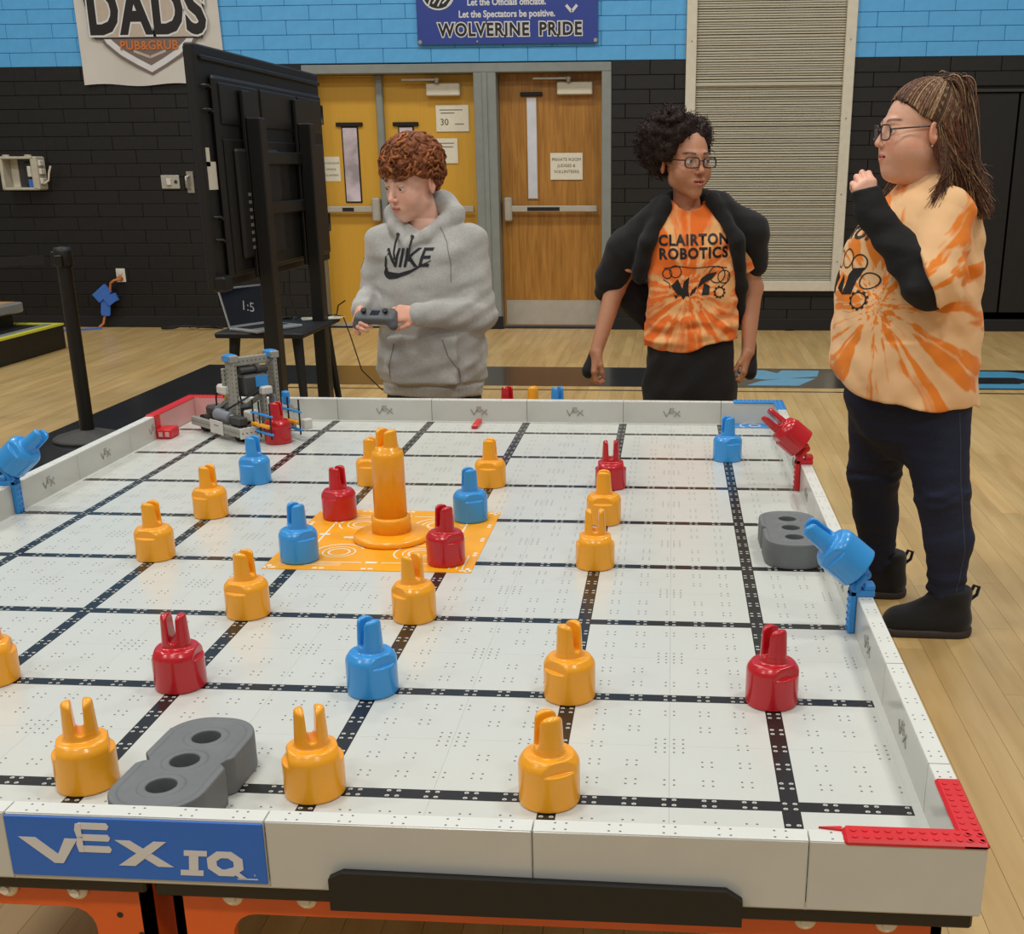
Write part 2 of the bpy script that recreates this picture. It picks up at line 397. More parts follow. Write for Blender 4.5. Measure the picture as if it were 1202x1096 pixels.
for r in range(-20, 8):
    z = EDGE + r*bh; m = 'paint_blue' if r >= 0 else 'paint_black'
    x = -5.4 + (r % 2)*bw/2
    while x < 5.2:
        segs = [(x, x+bw)]
        for (a, b, c, d) in OPEN:
            if z+bh > c+0.02 and z < d-0.02:
                ns = []
                for s0, s1 in segs:
                    if s1 <= a or s0 >= b: ns.append((s0, s1))
                    else:
                        if s0 < a: ns.append((s0, a))
                        if s1 > b: ns.append((b, s1))
                segs = ns
        for s0, s1 in segs:
            if s1-s0 > 0.03 and z > 0.0: blocks.append((s0, z, s1-s0, m))
        x += bw
def bkey(b):
    seen = -4.55 < b[0]+b[2]/2 < 4.5 and b[1] < 2.75
    hidden = -2.2 < b[0] < -1.6 and b[1] < 1.8
    return (0 if seen and not hidden else 1, 0 if b[3] == 'paint_blue' or b[0] > 0.9 else 1, -b[1])
blocks.sort(key=bkey)
for x, z, w, m in blocks[:300]:
    link('block', block_mesh(w, m), m, wall, (x, WALL-0.008, z))
for m in ('paint_blue', 'paint_black'):
    mb = MB()
    for x, z, w, mm in blocks[300:]:
        if mm == m: mb.box(x+0.0012, x+w-0.0012, WALL-0.008, WALL+0.022, z+0.0012, z+bh-0.0012, 0.0035)
    if mb.v: stuff(mb.build('block_field', m, wall))
bb = MB(); 
for a, b in ((-6.5, -1.64), (0.985, 6.5)): bb.box(a, b, WALL-0.022, WALL+0.03, 0, 0.10, 0.006)
struct(bb.build('baseboard_back', 'black_rubber'))

# ------------------------------------------------------------------ doors
DY = WALL + 0.16
fr = MB(); d0 = WALL-0.01
for a, b in ((-1.64, -1.575), (-0.175, 0.015), (0.905, 0.985)): fr.box(a, b, d0, DY+0.08, 0, 2.195, 0.004)
fr.box(-1.64, 0.985, d0-0.004, DY+0.08, 2.125, 2.196, 0.004)
fr.box(-0.10, -0.06, d0-0.012, d0, 0, 2.125, 0.003)
struct(fr.build('trim_1', 'grey_frame'))
fb = struct(MB().box(-0.20, 0.03, d0-0.02, d0+0.01, 0, 0.11, 0.003).build('trim_2', 'black_rubber'))
def panic_bar(door, x0, x1, z, head, y):
    bar = MB().box(x0, x1, y-0.075, y-0.045, z-0.022, z+0.03, 0.006).build('push_bar', 'satin_steel', door)
    hs = -1 if head == 'l' else 1
    MB().box(x0+0.17, x0+(x1-x0)*0.58, y-0.079, y-0.07, z-0.012, z+0.018).build('bar_insert', 'black_plastic', bar)
    hx = x0 if head == 'l' else x1
    MB().box(hx-0.035, hx+0.035, y-0.09, y, z-0.10, z+0.10, 0.012).build('latch_case', 'satin_steel', bar)
def slim_window(door, x0, x1, z0, z1, y, glass):
    w = MB().box(x0-0.012, x1+0.012, y-0.008, y+0.0, z0-0.012, z1+0.012, 0.003).build('window', MATS['black_metal'] if glass == 'glass_lilac' else MATS['oak_door'], door)
    MB().box(x0, x1, y-0.012, y-0.002, z0, z1).build('pane', glass, w)
    MB().box(x0-0.055, x1+0.055, y-0.02, y, z1+0.012, z1+0.045, 0.004).build('window_cap', 'black_metal', w)
def closer(door, x0, x1, z, y):
    c = MB().box(x0, x1, y-0.07, y, z-0.05, z+0.05, 0.008).build('closer', 'cream_metal', door)
    MB().box(x0-0.20, x0+0.12, y-0.10, y-0.085, z+0.07, z+0.085).cyl((x0+0.10, y-0.092, z+0.05), (x0+0.10, y-0.092, z+0.09), 0.018).build('closer_arm', 'steel', c)
def door(name, x0, x1, m, kick):
    d = struct(MB().box(x0, x1, DY, DY+0.045, 0.012, 2.122).build(name, m))
    if kick: MB().box(x0+0.02, x1-0.02, DY-0.004, DY, 0.02, 0.235).build('kick_plate', 'satin_steel', d)
    return d
dA = door('door_1', -1.573, -1.03, 'yellow_door', False)
MB().box(-1.573, -1.03, DY-0.006, DY, 0.03, 2.10).build('leaf_panel', 'yellow_door', dA)
dB = door('door_2', -0.985, -0.177, 'yellow_door', False)
dC = door('door_3', 0.018, 0.903, 'oak_door', True)
for d in (dA, dB): MB().box(d.data.vertices[0].co.x, d.data.vertices[1].co.x, DY-0.02, DY+0.03, 0.0, 0.03).build('threshold', 'satin_steel', d)
struct(MB().box(-1.045, -0.985, DY-0.05, DY+0.05, 0.0, 2.125, 0.008).build('trim_3', 'grey_frame'))
panic_bar(dA, -1.56, -1.09, 1.02, 'r', DY); panic_bar(dB, -0.93, -0.22, 1.02, 'l', DY); panic_bar(dC, 0.08, 0.86, 1.02, 'l', DY)
slim_window(dA, -1.36, -1.235, 1.09, 1.70, DY-0.006, 'glass_lilac'); slim_window(dB, -0.86, -0.745, 1.09, 1.70, DY, 'glass_lilac')
slim_window(dC, 0.255, 0.335, 1.11, 1.93, DY, 'glass_bright')
closer(dB, -0.60, -0.31, 2.0, DY); closer(dC, 0.52, 0.82, 2.0, DY)

# door notices
def notice(x0, x1, z0, z1, label, lines, bold=None):
    p = MB().box(x0, x1, DY-0.0085, DY-0.0065, z0, z1).build('paper_notice', 'paper'); tag(p, label, 'sign', 'paper notices on the doors')
    cx = (x0+x1)/2
    for i, (s, sz, dz, m, dx) in enumerate(lines):
        if s: text('printed_line', s, sz, m, p, (cx+dx, DY-0.0095, z1-dz))
        else: MB().box(cx+dx-sz, cx+dx+sz, DY-0.0095, DY-0.0085, z1-dz-0.004, z1-dz+0.004).build('printed_line', m, p)   # too small to read in the photograph
    return p
PR = [('PRIVATE ROOM', 0.036, 0.055, 'ink', 0), ('JUDGES &', 0.036, 0.105, 'ink', 0), ('VOLUNTEERS', 0.036, 0.155, 'ink', 0)]
notice(0.45, 0.73, 1.265, 1.485, 'white paper notice reading private room judges & volunteers on the oak door', PR)
notice(-1.70+0.13, -1.405, 1.26, 1.465, 'white paper notice half hidden by the big display on the yellow door', [(a, b*0.6, c, d, 0) for a, b, c, d, e in PR])
notice(-0.535, -0.25, 1.665, 1.88, 'white paper notice with a bold number 30 on the yellow door', [('', 0.10, 0.04, 'ink_grey', -0.01), ('', 0.06, 0.065, 'ink_grey', -0.04), ('30', 0.075, 0.14, 'ink', -0.07), ('', 0.04, 0.155, 'ink_grey', 0.06)])
notice(-0.545, -0.355, 1.405, 1.61, 'plain white paper notice below the numbered one on the yellow door', [('', 0.065, 0.04, 'ink_grey', 0), ('', 0.055, 0.07, 'ink_grey', 0), ('', 0.03, 0.15, 'ink_grey', -0.03)])

# ------------------------------------------------------------------ slatted vent panel between doors and girl
g = thing('louvre_panel', 'tall beige slatted vent panel in a pale metal frame on the wall', 'vent panel', (2.285, WALL, 0.34))
gf = MB()
for a, b in ((-0.685, -0.60), (0.60, 0.685)): gf.box(a, b, -0.05, 0.10, 0.0, 4.2, 0.004)
gf.box(-0.60, 0.60, -0.05, 0.10, 0.0, 0.085, 0.004)
gf.build('frame', 'cream_metal', g)
sl = MB(); z = 0.09; i = 0
while z < 4.15:
    h = random.uniform(0.016, 0.024); pr_ = random.uniform(0.0, 0.012)
    sl.box(-0.60, 0.60, -0.018+pr_, 0.05, z, z+h*0.72, 0.002); z += h
sl.box(-0.60, 0.60, -0.03, 0.0, 1.66, 1.675)
stuff(sl.build('slats', 'slat_beige', g)); MB().box(-0.6, 0.6, 0.02, 0.09, 0.08, 4.15).build('backing', 'ink', g)
for x in (-0.64, 0.64):
    for z in (0.25, 0.8, 1.4, 2.0): MB().cyl((x, -0.053, z), (x, -0.045, z), 0.007, n=8).build('screw', 'steel', g)

# black panel doors at the right
pd = struct(MB().box(3.48, 5.2, WALL+0.02, WALL+0.06, 0.10, 1.95).build('door_4', 'paint_black'))
MB().box(3.50, 4.315, WALL-0.012, WALL+0.02, 0.16, 1.925, 0.004).build('door_leaf', 'paint_black', pd)
MB().box(4.33, 5.18, WALL-0.012, WALL+0.02, 0.16, 1.925, 0.004).build('door_leaf', 'paint_black', pd)
MB().box(3.48, 5.2, WALL-0.03, WALL+0.02, 1.932, 1.955, 0.003).build('top_rail', 'ink', pd)

# ------------------------------------------------------------------ banners
bn = thing('sponsor_banner', 'white vinyl banner with shield logo hanging behind the big display', 'banner', (-2.92, WALL-0.02, 2.055))
W2 = 0.62
sh = MB(); nx, nz = 24, 16
def wav(x, z): return -0.012-0.006*math.sin(x*7+z*3)-0.008*math.exp(-((z-0.0)/0.12)**2)*math.cos(x*9)
vs = [(-W2+2*W2*i/nx+0.02*(0.5-j/nz), wav(-W2+2*W2*i/nx, 1.2*j/nz), 1.2*j/nz+0.01*math.sin(i*0.5)) for j in range(nz+1) for i in range(nx+1)]
vb = [(x, y+0.003, z) for x, y, z in vs]; n1 = len(vs)
fs = [(j*(nx+1)+i, j*(nx+1)+i+1, (j+1)*(nx+1)+i+1, (j+1)*(nx+1)+i) for j in range(nz) for i in range(nx)]
sh.add(vs+vb, fs+[tuple(n1+q for q in f[::-1]) for f in fs], True).build('sheet', 'vinyl_white', bn)
YB = -0.026
def shield(s, dz=0):   # pointed shield outline
    L = [(-0.50, 0.46), (-0.47, 0.33), (-0.40, 0.22), (-0.28, 0.12), (-0.14, 0.04), (0, -0.03)]
    pts = [(x*s, z*s+dz) for x, z in L]; return pts + [(-x, z) for x, z in pts[-2::-1]]
for k, (s, m, dz) in enumerate(((0.98, 'print_taupe', 0.105), (0.92, 'print_white', 0.125), (0.80, 'print_taupe', 0.175))):
    P = shield(s, dz); MB().prism(P, -YB+k*0.0012, -YB+0.001+k*0.0012, 'y').build('logo_shield', m, bn)
stroke(MB(), [(-0.14, 0.265), (0, 0.215), (0.14, 0.265)], 0.02, -YB+0.004, -YB+0.005).build('logo_chevron', 'print_tan', bn)
pl = [(-0.47, 0.36), (0.47, 0.36), (0.53, 0.80), (-0.55, 0.80)]
MB().prism(pl, -YB+0.003, -YB+0.004, 'y').build('logo_plate_edge', 'print_black', bn)
MB().prism([(x*0.97, 0.6+(z-0.6)*0.95) for x, z in pl], -YB+0.004, -YB+0.005, 'y').build('logo_plate', 'print_tan', bn)
text('logo_word_edge', 'DADS', 0.50, 'print_white', bn, (0.0, YB-0.006, 0.560), offset=0.036, xs=0.75, space=1.07)
text('logo_word_rim', 'DADS', 0.50, 'print_black', bn, (0.0, YB-0.0075, 0.560), offset=0.020, xs=0.75, space=1.07)
text('logo_tagline', 'PUB&GRUB', 0.098, 'print_orange', bn, (0.0, YB-0.008, 0.305), offset=0.003, space=1.05)
MB().cyl((-0.02, YB-0.007, 0.80), (-0.02, YB-0.008, 0.80), 0.11).build('logo_dot', 'print_orange', bn)

bn = thing('team_banner', 'royal blue vinyl banner with white slogan lines above the doors', 'banner', (0.125, WALL-0.02, 2.34))
MB().box(-0.75, 0.75, -0.016, -0.010, 0, 1.1).build('sheet', 'vinyl_blue', bn)
for w_, x_ in (('WOLVERINE', -0.194), ('PRIDE', 0.441)):
    text('slogan_edge', w_, 0.138, 'print_white', bn, (x_, -0.018, 0.105), offset=0.013, xs=0.90, space=1.12)
    text('slogan', w_, 0.138, 'print_black', bn, (x_, -0.0195, 0.105), offset=0.004, xs=0.90, space=1.12)
text('slogan_line', 'Let the Spectators be positive.', 0.072, 'print_white', bn, (0.0, -0.018, 0.225), offset=0.0022, xs=0.9)
text('slogan_line', 'Let the Officials officiate.', 0.072, 'print_white', bn, (0.0, -0.018, 0.315), offset=0.0022, xs=0.9)
def oval(cx, cz, a, b, n=28): return [(cx+a*math.cos(2*PI*i/n), cz+b*math.sin(2*PI*i/n)) for i in range(n)]
MB().prism(oval(-0.565, 0.375, 0.135, 0.115), 0.017, 0.0185, 'y').build('emblem_rim', 'print_white', bn)
MB().prism(oval(-0.565, 0.375, 0.122, 0.102), 0.018, 0.0195, 'y').build('emblem', 'print_black', bn)
em = MB()
for q in range(5): stroke(em, [(-0.65+0.04*q, 0.29+0.02*(q % 2)), (-0.63+0.045*q, 0.34), (-0.60+0.04*q, 0.36+0.03*(q % 2))], 0.012, 0.019, 0.0205)
em.build('emblem_lines', 'print_white', bn)
stroke(MB(), [(0.49, 0.285), (0.535, 0.235), (0.58, 0.285)], 0.022, 0.017, 0.0185).build('tick_mark', 'print_white', bn)
lg = MB(); 
for q in (0.0, 0.075): lg.prism(oval(0.50+q, 0.35, 0.045, 0.022), 0.017, 0.0185, 'y')
lg.build('logo_loops', 'print_white', bn)
for x in (-0.73, 0.73): MB().cyl((x, -0.015, 0.02), (x, -0.02, 0.02), 0.016, n=14).build('grommet', 'steel', bn)
MB().cyl((-0.25, -0.015, 0.02), (-0.25, -0.02, 0.02), 0.008, n=10).build('grommet', 'steel', bn)

# ------------------------------------------------------------------ small wall fittings
bx = thing('clear_cover_box', 'open pale plastic wall box with blue and white fittings inside', 'wall box', (-4.14, WALL, 1.20))
b = MB().box(-0.20, -0.17, -0.16, 0, 0, 0.28, 0.008).box(0.08, 0.14, -0.16, 0, 0, 0.28, 0.012).box(-0.19, 0.12, -0.16, 0, 0.0, 0.022, 0.006).box(-0.19, 0.12, -0.16, 0, 0.258, 0.28, 0.006)
b.build('housing', 'beige_plastic', bx); MB().box(-0.17, 0.08, -0.02, -0.002, 0.02, 0.26).build('back_plate', 'clear_grey', bx)
MB().box(-0.17, -0.10, -0.03, -0.01, 0.02, 0.26, 0.004).build('side_plate', 'cream_metal', bx)
MB().box(-0.02, 0.07, -0.10, -0.02, 0.03, 0.24, 0.02).build('inner_unit', 'ink', bx)
MB().box(0.03, 0.08, -0.13, -0.08, 0.02, 0.09, 0.006).build('blue_fitting', 'tape_blue', bx); MB().box(0.03, 0.07, -0.13, -0.08, 0.11, 0.2, 0.006).build('white_fitting', 'white_plastic', bx)
for z in (0.05, 0.13, 0.2): MB().box(0.135, 0.16, -0.13, -0.05, z, z+0.05, 0.006).build('hinge_lug', 'white_plastic', bx)
for x in (-0.14, 0.06): MB().cyl((x, -0.13, 0.27), (x, -0.13, 0.295), 0.03, n=14).build('corner_cap', 'beige_plastic', bx)
MB().tube([(0.15, -0.10, 0.05), (0.20, -0.10, 0.08), (0.215, -0.10, 0.15), (0.235, -0.10, 0.20)], 0.009).build('pigtail', 'cream_metal', bx)
sw = thing('switch_plate', 'steel double switch plate on the black wall', 'switch', (-2.88, WALL-0.01, 1.205))
MB().box(-0.082, 0.082, -0.012, 0, 0, 0.115, 0.004).build('plate', 'satin_steel', sw)
MB().box(-0.03, 0.01, -0.03, -0.01, 0.03, 0.085, 0.004).build('rocker', 'white_plastic', sw); MB().cyl((0.05, -0.016, 0.058), (0.05, -0.01, 0.058), 0.015, n=14).build('key_slot', 'ink', sw)
cl = thing('conduit_clip', 'small grey conduit bracket on the wall beside the display edge', 'bracket', (-2.70, WALL-0.01, 1.20))
MB().tube([(0, 0, 0.0), (-0.02, -0.05, 0.02), (-0.02, -0.05, 0.10), (0, 0, 0.12)], 0.012).build('loop', 'steel', cl); MB().box(-0.03, 0.03, -0.012, 0.002, -0.03, 0.15).build('plate', 'steel', cl)
ot = thing('wall_outlet', 'white wall outlet low on the black wall', 'outlet', (-3.435, WALL-0.01, 0.402))
MB().box(-0.042, 0.042, -0.012, 0, 0, 0.12, 0.004).build('plate', 'white_plastic', ot); MB().cyl((0, -0.022, 0.085), (0, -0.01, 0.085), 0.02, n=14).build('socket', 'white_plastic', ot)
pgp = MB().cyl((0, -0.06, 0.035), (0, -0.01, 0.035), 0.022, n=14).build('plug', 'cord_orange', ot)
cd_ = thing('extension_cord', 'orange cord hanging from the wall outlet down to the floor', 'cord', (-3.435, WALL-0.05, 0.4))
MB().tube([(0, -0.02, 0.03), (-0.03, -0.05, 0.025), (-0.07, -0.04, 0.0), (-0.085, -0.03, -0.05), (-0.10, -0.02, -0.10), (-0.14, -0.02, -0.15), (-0.16, -0.02, -0.25), (-0.175, -0.02, -0.30), (-0.19, -0.03, -0.36), (-0.22, -0.06, -0.392)], 0.011, 8).build('cable', 'cord_orange', cd_)
tp = thing('tape_wrap', 'crumpled blue painter tape holding the orange cord to the wall', 'tape', (-3.58, WALL-0.03, 0.12))
for (x, z, a, w, h) in ((0.0, 0.10, 0.15, 0.085, 0.20), (0.02, 0.17, -0.6, 0.08, 0.17), (-0.02, 0.19, 0.9, 0.09, 0.15), (0.05, 0.14, 1.2, 0.07, 0.12), (-0.01, 0.05, 0.1, 0.07, 0.12)):
    MB().box(-w/2, w/2, -0.05, -0.046, -h/2, h/2).box(-w/2, w/2, -0.046, -0.015, h*0.3, h/2).build('tape_strip', 'tape_blue', tp, (x, -0.004*random.random()*5, z), (0.0, a, 0.05))
ft = thing('floor_tape', 'strip of blue tape over the cord on the wooden floor', 'tape', (-3.72, WALL-0.2, 0.0))
MB().box(-0.32, 0.12, -0.05, 0.05, 0.0, 0.006, 0.002).build('strip', 'tape_blue', ft, (0, 0, 0), (0, 0, 0.5)); MB().box(-0.10, 0.06, -0.04, 0.05, 0.0, 0.006, 0.002).build('strip', 'tape_blue', ft, (-0.5, -0.55, 0), (0, 0, 0.9))
cb = thing('cable_coil', 'small heap of black cable on the floor at the wall', 'cable', (-2.95, WALL-0.18, 0.0))
MB().tube([(0.16*math.cos(t*0.7)*(1+0.3*math.sin(t*1.7))+0.03*t, 0.05*math.sin(t*0.9), 0.012+0.012*(1+math.sin(t*1.3))) for t in np.linspace(0, 12, 70)], 0.008, 6).build('loops', 'cord_black', cb)

# ------------------------------------------------------------------ bleacher edge at the far left
bl = thing('bleacher_step', 'lowest folded bleacher tier with yellow safety stripe', 'bleacher', (-3.35, 7.95, 0))
# runs away to the left, turned like the real one
BLR = 0.0
MB().box(-2.2, 0.0, -2.4, 0.0, 0.0, 0.19, 0.01).build('lower_riser', 'black_plastic', bl)
MB().box(-0.05, 0.002, -2.4, 0.002, 0.185, 0.20).box(-2.2, -0.05, -0.05, 0.002, 0.185, 0.20).build('edge_stripe', 'reflect_yellow', bl)
MB().box(-0.13, -0.05, -2.4, -0.05, 0.186, 0.199).build('grey_stripe', 'alu', bl)
MB().box(-1.6, -0.36, -2.4, -0.10, 0.19, 0.29).build('upper_riser', 'black_plastic', bl)
MB().box(-2.0, -0.30, -2.45, -0.02, 0.29, 0.37, 0.012).build('seat_board', 'alu', bl)
MB().box(-1.98, -0.34, -2.43, -0.06, 0.368, 0.374).build('seat_top', 'seat_wood', bl)

# ------------------------------------------------------------------ crowd post
st = thing('crowd_post', 'black crowd barrier post with round base beside the field', 'post', (-1.575, 4.72, 0))
MB().lathe([(0.0, 0.0), (0.175, 0.0), (0.18, 0.012), (0.165, 0.022), (0.09, 0.045), (0.04, 0.055), (0.0, 0.056)], 40).build('base', 'base_grey', st)
MB().cyl((0, 0, 0.04), (0, 0, 0.94), 0.036, n=28).build('pole', 'black_metal', st)
MB().lathe([(0.0, 0.90), (0.042, 0.90), (0.046, 0.91), (0.046, 0.975), (0.040, 0.995), (0.0, 1.0)], 28).build('head', 'black_plastic', st)
MB().box(-0.06, -0.03, -0.012, 0.012, 0.905, 0.975, 0.004).box(-0.02, 0.02, -0.06, -0.03, 0.905, 0.96, 0.004).build('belt_slot', 'black_metal', st)
MB().box(-2.6, -0.05, -0.004, 0.004, 0.915, 0.96).build('belt', 'black_rubber', st, None, (0, -0.05, 0.05))

# ------------------------------------------------------------------ large display on a stand (seen from behind)
tv = thing('display_screen', 'large flat display seen from behind with black back panel', 'television', (-0.585, 5.08, 0.84))
def tvb(name, m, *a, **k): return MB().box(*a, **k).build(name, m, tv)
tvb('back_panel', 'black_plastic', -0.025, 0.02, -0.93, 0.93, 0, 1.05, bev=0.008)
rec = tvb('back_cover', 'black_plastic', 0.02, 0.05, -0.80, 0.86, 0.04, 0.93, bev=0.015)
tvb('screen_face', 'screen_dark', -0.029, -0.024, -0.92, 0.92, 0.015, 1.035)
tvb('top_rib', 'black_metal', 0.02, 0.034, -0.88, 0.92, 0.985, 1.005, bev=0.004)
for (y0, y1, z0, z1) in ((-0.76, -0.25, 0.72, 0.90), (-0.21, 0.36, 0.72, 0.90), (0.40, 0.82, 0.72, 0.90), (-0.76, 0.82, 0.06, 0.66)):
    tvb('pressed_panel', 'black_metal', 0.048, 0.058, y0, y1, z0, z1, bev=0.006)
tvb('electronics_hump', 'black_plastic', 0.05, 0.077, -0.66, -0.05, 0.12, 0.62, bev=0.012)
pt = MB()
for k in range(8): pt.box(0.076, 0.080, -0.56, -0.53, 0.16+0.035*k, 0.175+0.035*k)
stuff(pt.build('ports', 'steel', tv))
tvb('sticker', 'white_plastic', 0.076, 0.0785, -0.40, -0.27, 0.42, 0.53); tvb('sticker', 'white_plastic', 0.02, 0.0235, -0.90, -0.80, 0.44, 0.56); tvb('sticker', 'white_plastic', 0.02, 0.0235, -0.90, -0.865, 0.54, 0.62)
for z in (0.22, 0.83):
    MB().tube([(0.01, 0.92, z-0.05), (0.01, 1.0, z-0.05), (0.01, 1.0, z+0.05), (0.01, 0.92, z+0.05)], 0.008, 6).build('handle', 'black_metal', tv)
for z in (0.22, 0.32, 0.78, 0.88): MB().tube([(0.02, -0.88, z), (0.05, -0.87, z), (0.05, -0.84, z-0.01), (0.02, -0.82, z-0.01)], 0.006, 6).build('corner_clip', 'black_metal', tv)
tvb('foot_flange', 'black_metal', 0.0, 0.06, -0.93, -0.82, -0.01, 0.06, bev=0.01)
sd = thing('display_stand', 'black two-post floor stand carrying the large display', 'stand', (-0.47, 5.0, 0))
for y in (-0.40, 0.40):
    p = MB().box(-0.035, 0.035, y-0.045, y+0.045, 0.05, 1.60, 0.006).build('post', 'black_metal', sd)
    MB().box(-0.054, -0.035, y-0.05, y+0.05, 0.86, 1.72, 0.004).build('mount_rail', 'black_metal', p)
    MB().box(-0.50, 0.55, y-0.05, y+0.05, 0.0, 0.055, 0.01).build('foot', 'black_metal', sd)
for z in (1.18, 1.42): MB().box(-0.052, -0.02, -0.38, 0.38, z-0.03, z+0.03, 0.004).build('cross_bar', 'black_metal', sd)

# side table with laptop, papers and cables
tb = thing('side_table', 'small black side table with splayed legs under the display', 'table', (-0.64, 5.22, 0))
MB().box(-0.245, 0.235, -0.36, 0.36, 0.52, 0.55, 0.008).build('table_top', 'black_plastic', tb)
for sx in (-1, 1):
    for sy in (-1, 1): MB().cyl((0.17*sx, 0.26*sy, 0.52), (0.21*sx, 0.33*sy, 0.0), 0.03, 0.016, 12).build('leg', 'black_plastic', tb)
lp = thing('laptop', 'silver laptop with a dark lit screen open on the side table', 'laptop', (-0.655, 5.02, 0.55), 1.05)
MB().box(-0.16, 0.16, -0.11, 0.11, 0.0, 0.016, 0.004).build('base', 'silver', lp)
MB().box(-0.13, 0.13, -0.03, 0.08, 0.0158, 0.018).build('keyboard', 'black_plastic', lp)
MB().box(-0.05, 0.05, -0.10, -0.04, 0.0158, 0.0168).build('trackpad', 'alu', lp)
lid = MB().box(-0.16, 0.16, 0, 0.008, 0.0, 0.215, 0.003).build('lid', 'silver', lp, (0, 0.105, 0.014), (-0.32, 0, 0))
MB().box(-0.15, 0.15, -0.0015, 0.001, 0.012, 0.205).build('screen', 'screen_dark', lid)
text('screen_text', '1:5', 0.075, 'print_white', lid, (0.0, -0.0025, 0.10), (PI/2, 0.3, 0))
pp = thing('paper_stack', 'loose white papers lying on the side table edge', 'paper', (-0.50, 5.49, 0.551), 0.4)
for k in range(3): MB().box(-0.105, 0.105, -0.07, 0.07, 0.0015*k, 0.0015*k+0.001).build('sheet', 'paper', pp, (0.01*k, 0.006*k, 0), (0, 0, 0.2*k))
wr = thing('cable_bundle', 'tangled black cables running over the side table edge', 'cable', (-0.5, 5.45, 0.55))
MB().tube([(-0.16, 0.05, 0.3), (-0.17, 0.05, 0.12), (-0.12, 0.02, 0.012), (0.02, 0.04, 0.010), (0.07, 0.10, 0.012), (0.10, 0.04, 0.02), (0.13, -0.02, 0.08), (0.18, -0.05, 0.11)], 0.004, 6).build('cable', 'cord_black', wr)
MB().tube([(-0.10, -0.10, 0.012), (-0.05, 0.05, 0.03), (0.05, 0.08, 0.015), (0.12, 0.10, 0.005), (0.16, 0.08, -0.10), (0.22, 0.06, -0.30), (0.32, 0.10, -0.42), (0.46, 0.20, -0.50), (0.70, 0.35, -0.53)], 0.004, 6).build('cable', 'cord_black', wr)
MB().tube([(-0.2+0.05*math.cos(t), -0.05+0.06*math.sin(t*1.3), 0.008+0.004*math.sin(t*2)) for t in np.linspace(0, 9, 40)], 0.0035, 6).build('cable', 'cord_black', wr)
# ------------------------------------------------------------------ game field
F = 0.604; T = 0.3048
mat('tile_white', (200, 203, 197), 0.38, 0.02, 8)
mat('wall_white', (198, 198, 190), 0.22, 0.03, 12)
mat('wall_top', (212, 214, 208), 0.4, 0.02, 12)
mat('hole_dark', (112, 112, 108), 0.7, 0.1, 60)
mat('dot_light', (190, 190, 184), 0.5, 0.06, 60)
mat('emboss_grey', (150, 150, 142), 0.5, 0.05, 40)
mat('pin_orange', (247, 168, 28), 0.28, 0.03, 12, coat=0.25)
mat('pin_red', (190, 20, 32), 0.25, 0.03, 12, coat=0.3)
mat('pin_blue', (52, 150, 222), 0.28, 0.03, 12, coat=0.25)
mat('clip_red', (206, 28, 36), 0.35, 0.04, 40)
mat('clip_blue', (48, 142, 216), 0.35, 0.04, 40)
mat('beam_grey', (104, 108, 110), 0.55, 0.05, 30, 0.05)
mat('hole_inner', (70, 74, 76), 0.6, 0.05, 30)
mat('plate_orange', (240, 166, 26), 0.4, 0.03, 12)
mat('stand_orange', (222, 92, 26), 0.32, 0.05, 12, coat=0.2)
mat('bolt_white', (222, 216, 200), 0.4, 0.04, 40)
mat('vex_blue', (30, 106, 204), 0.35, 0.03, 12)
mat('pink_tint', (214, 160, 156), 0.35, 0.03, 12)

tm = bpy.data.materials.new('tile_print'); tm.use_nodes = True; MATS['tile_print'] = tm; nt = tm.node_tree; b = nt.nodes['Principled BSDF']
b.inputs['Roughness'].default_value = 0.24
tc = nn(nt, 'ShaderNodeTexCoord'); sx = nn(nt, 'ShaderNodeSeparateXYZ'); nt.links.new(tc.outputs['Object'], sx.inputs[0])
ms = []
for o in (0, 1):
    a = nn(nt, 'ShaderNodeMath', operation='ABSOLUTE'); nt.links.new(sx.outputs[o], a.inputs[0])
    l = nn(nt, 'ShaderNodeMath', operation='LESS_THAN'); l.inputs[1].default_value = 0.0118; nt.links.new(a.outputs[0], l.inputs[0]); ms.append(l)
mxm = nn(nt, 'ShaderNodeMath', operation='MAXIMUM'); nt.links.new(ms[0].outputs[0], mxm.inputs[0]); nt.links.new(ms[1].outputs[0], mxm.inputs[1])
no = nn(nt, 'ShaderNodeTexNoise'); no.inputs['Scale'].default_value = 6; nt.links.new(tc.outputs['Object'], no.inputs['Vector'])
w1 = nn(nt, 'ShaderNodeMix', data_type='RGBA'); w1.inputs[6].default_value = (*lin((196, 199, 193)), 1); w1.inputs[7].default_value = (*lin((204, 207, 201)), 1); nt.links.new(no.outputs[0], w1.inputs[0])
w2 = nn(nt, 'ShaderNodeMix', data_type='RGBA'); w2.inputs[7].default_value = (*lin((38, 36, 35)), 1)
nt.links.new(mxm.outputs[0], w2.inputs[0]); nt.links.new(w1.outputs[2], w2.inputs[6]); nt.links.new(w2.outputs[2], b.inputs['Base Color'])

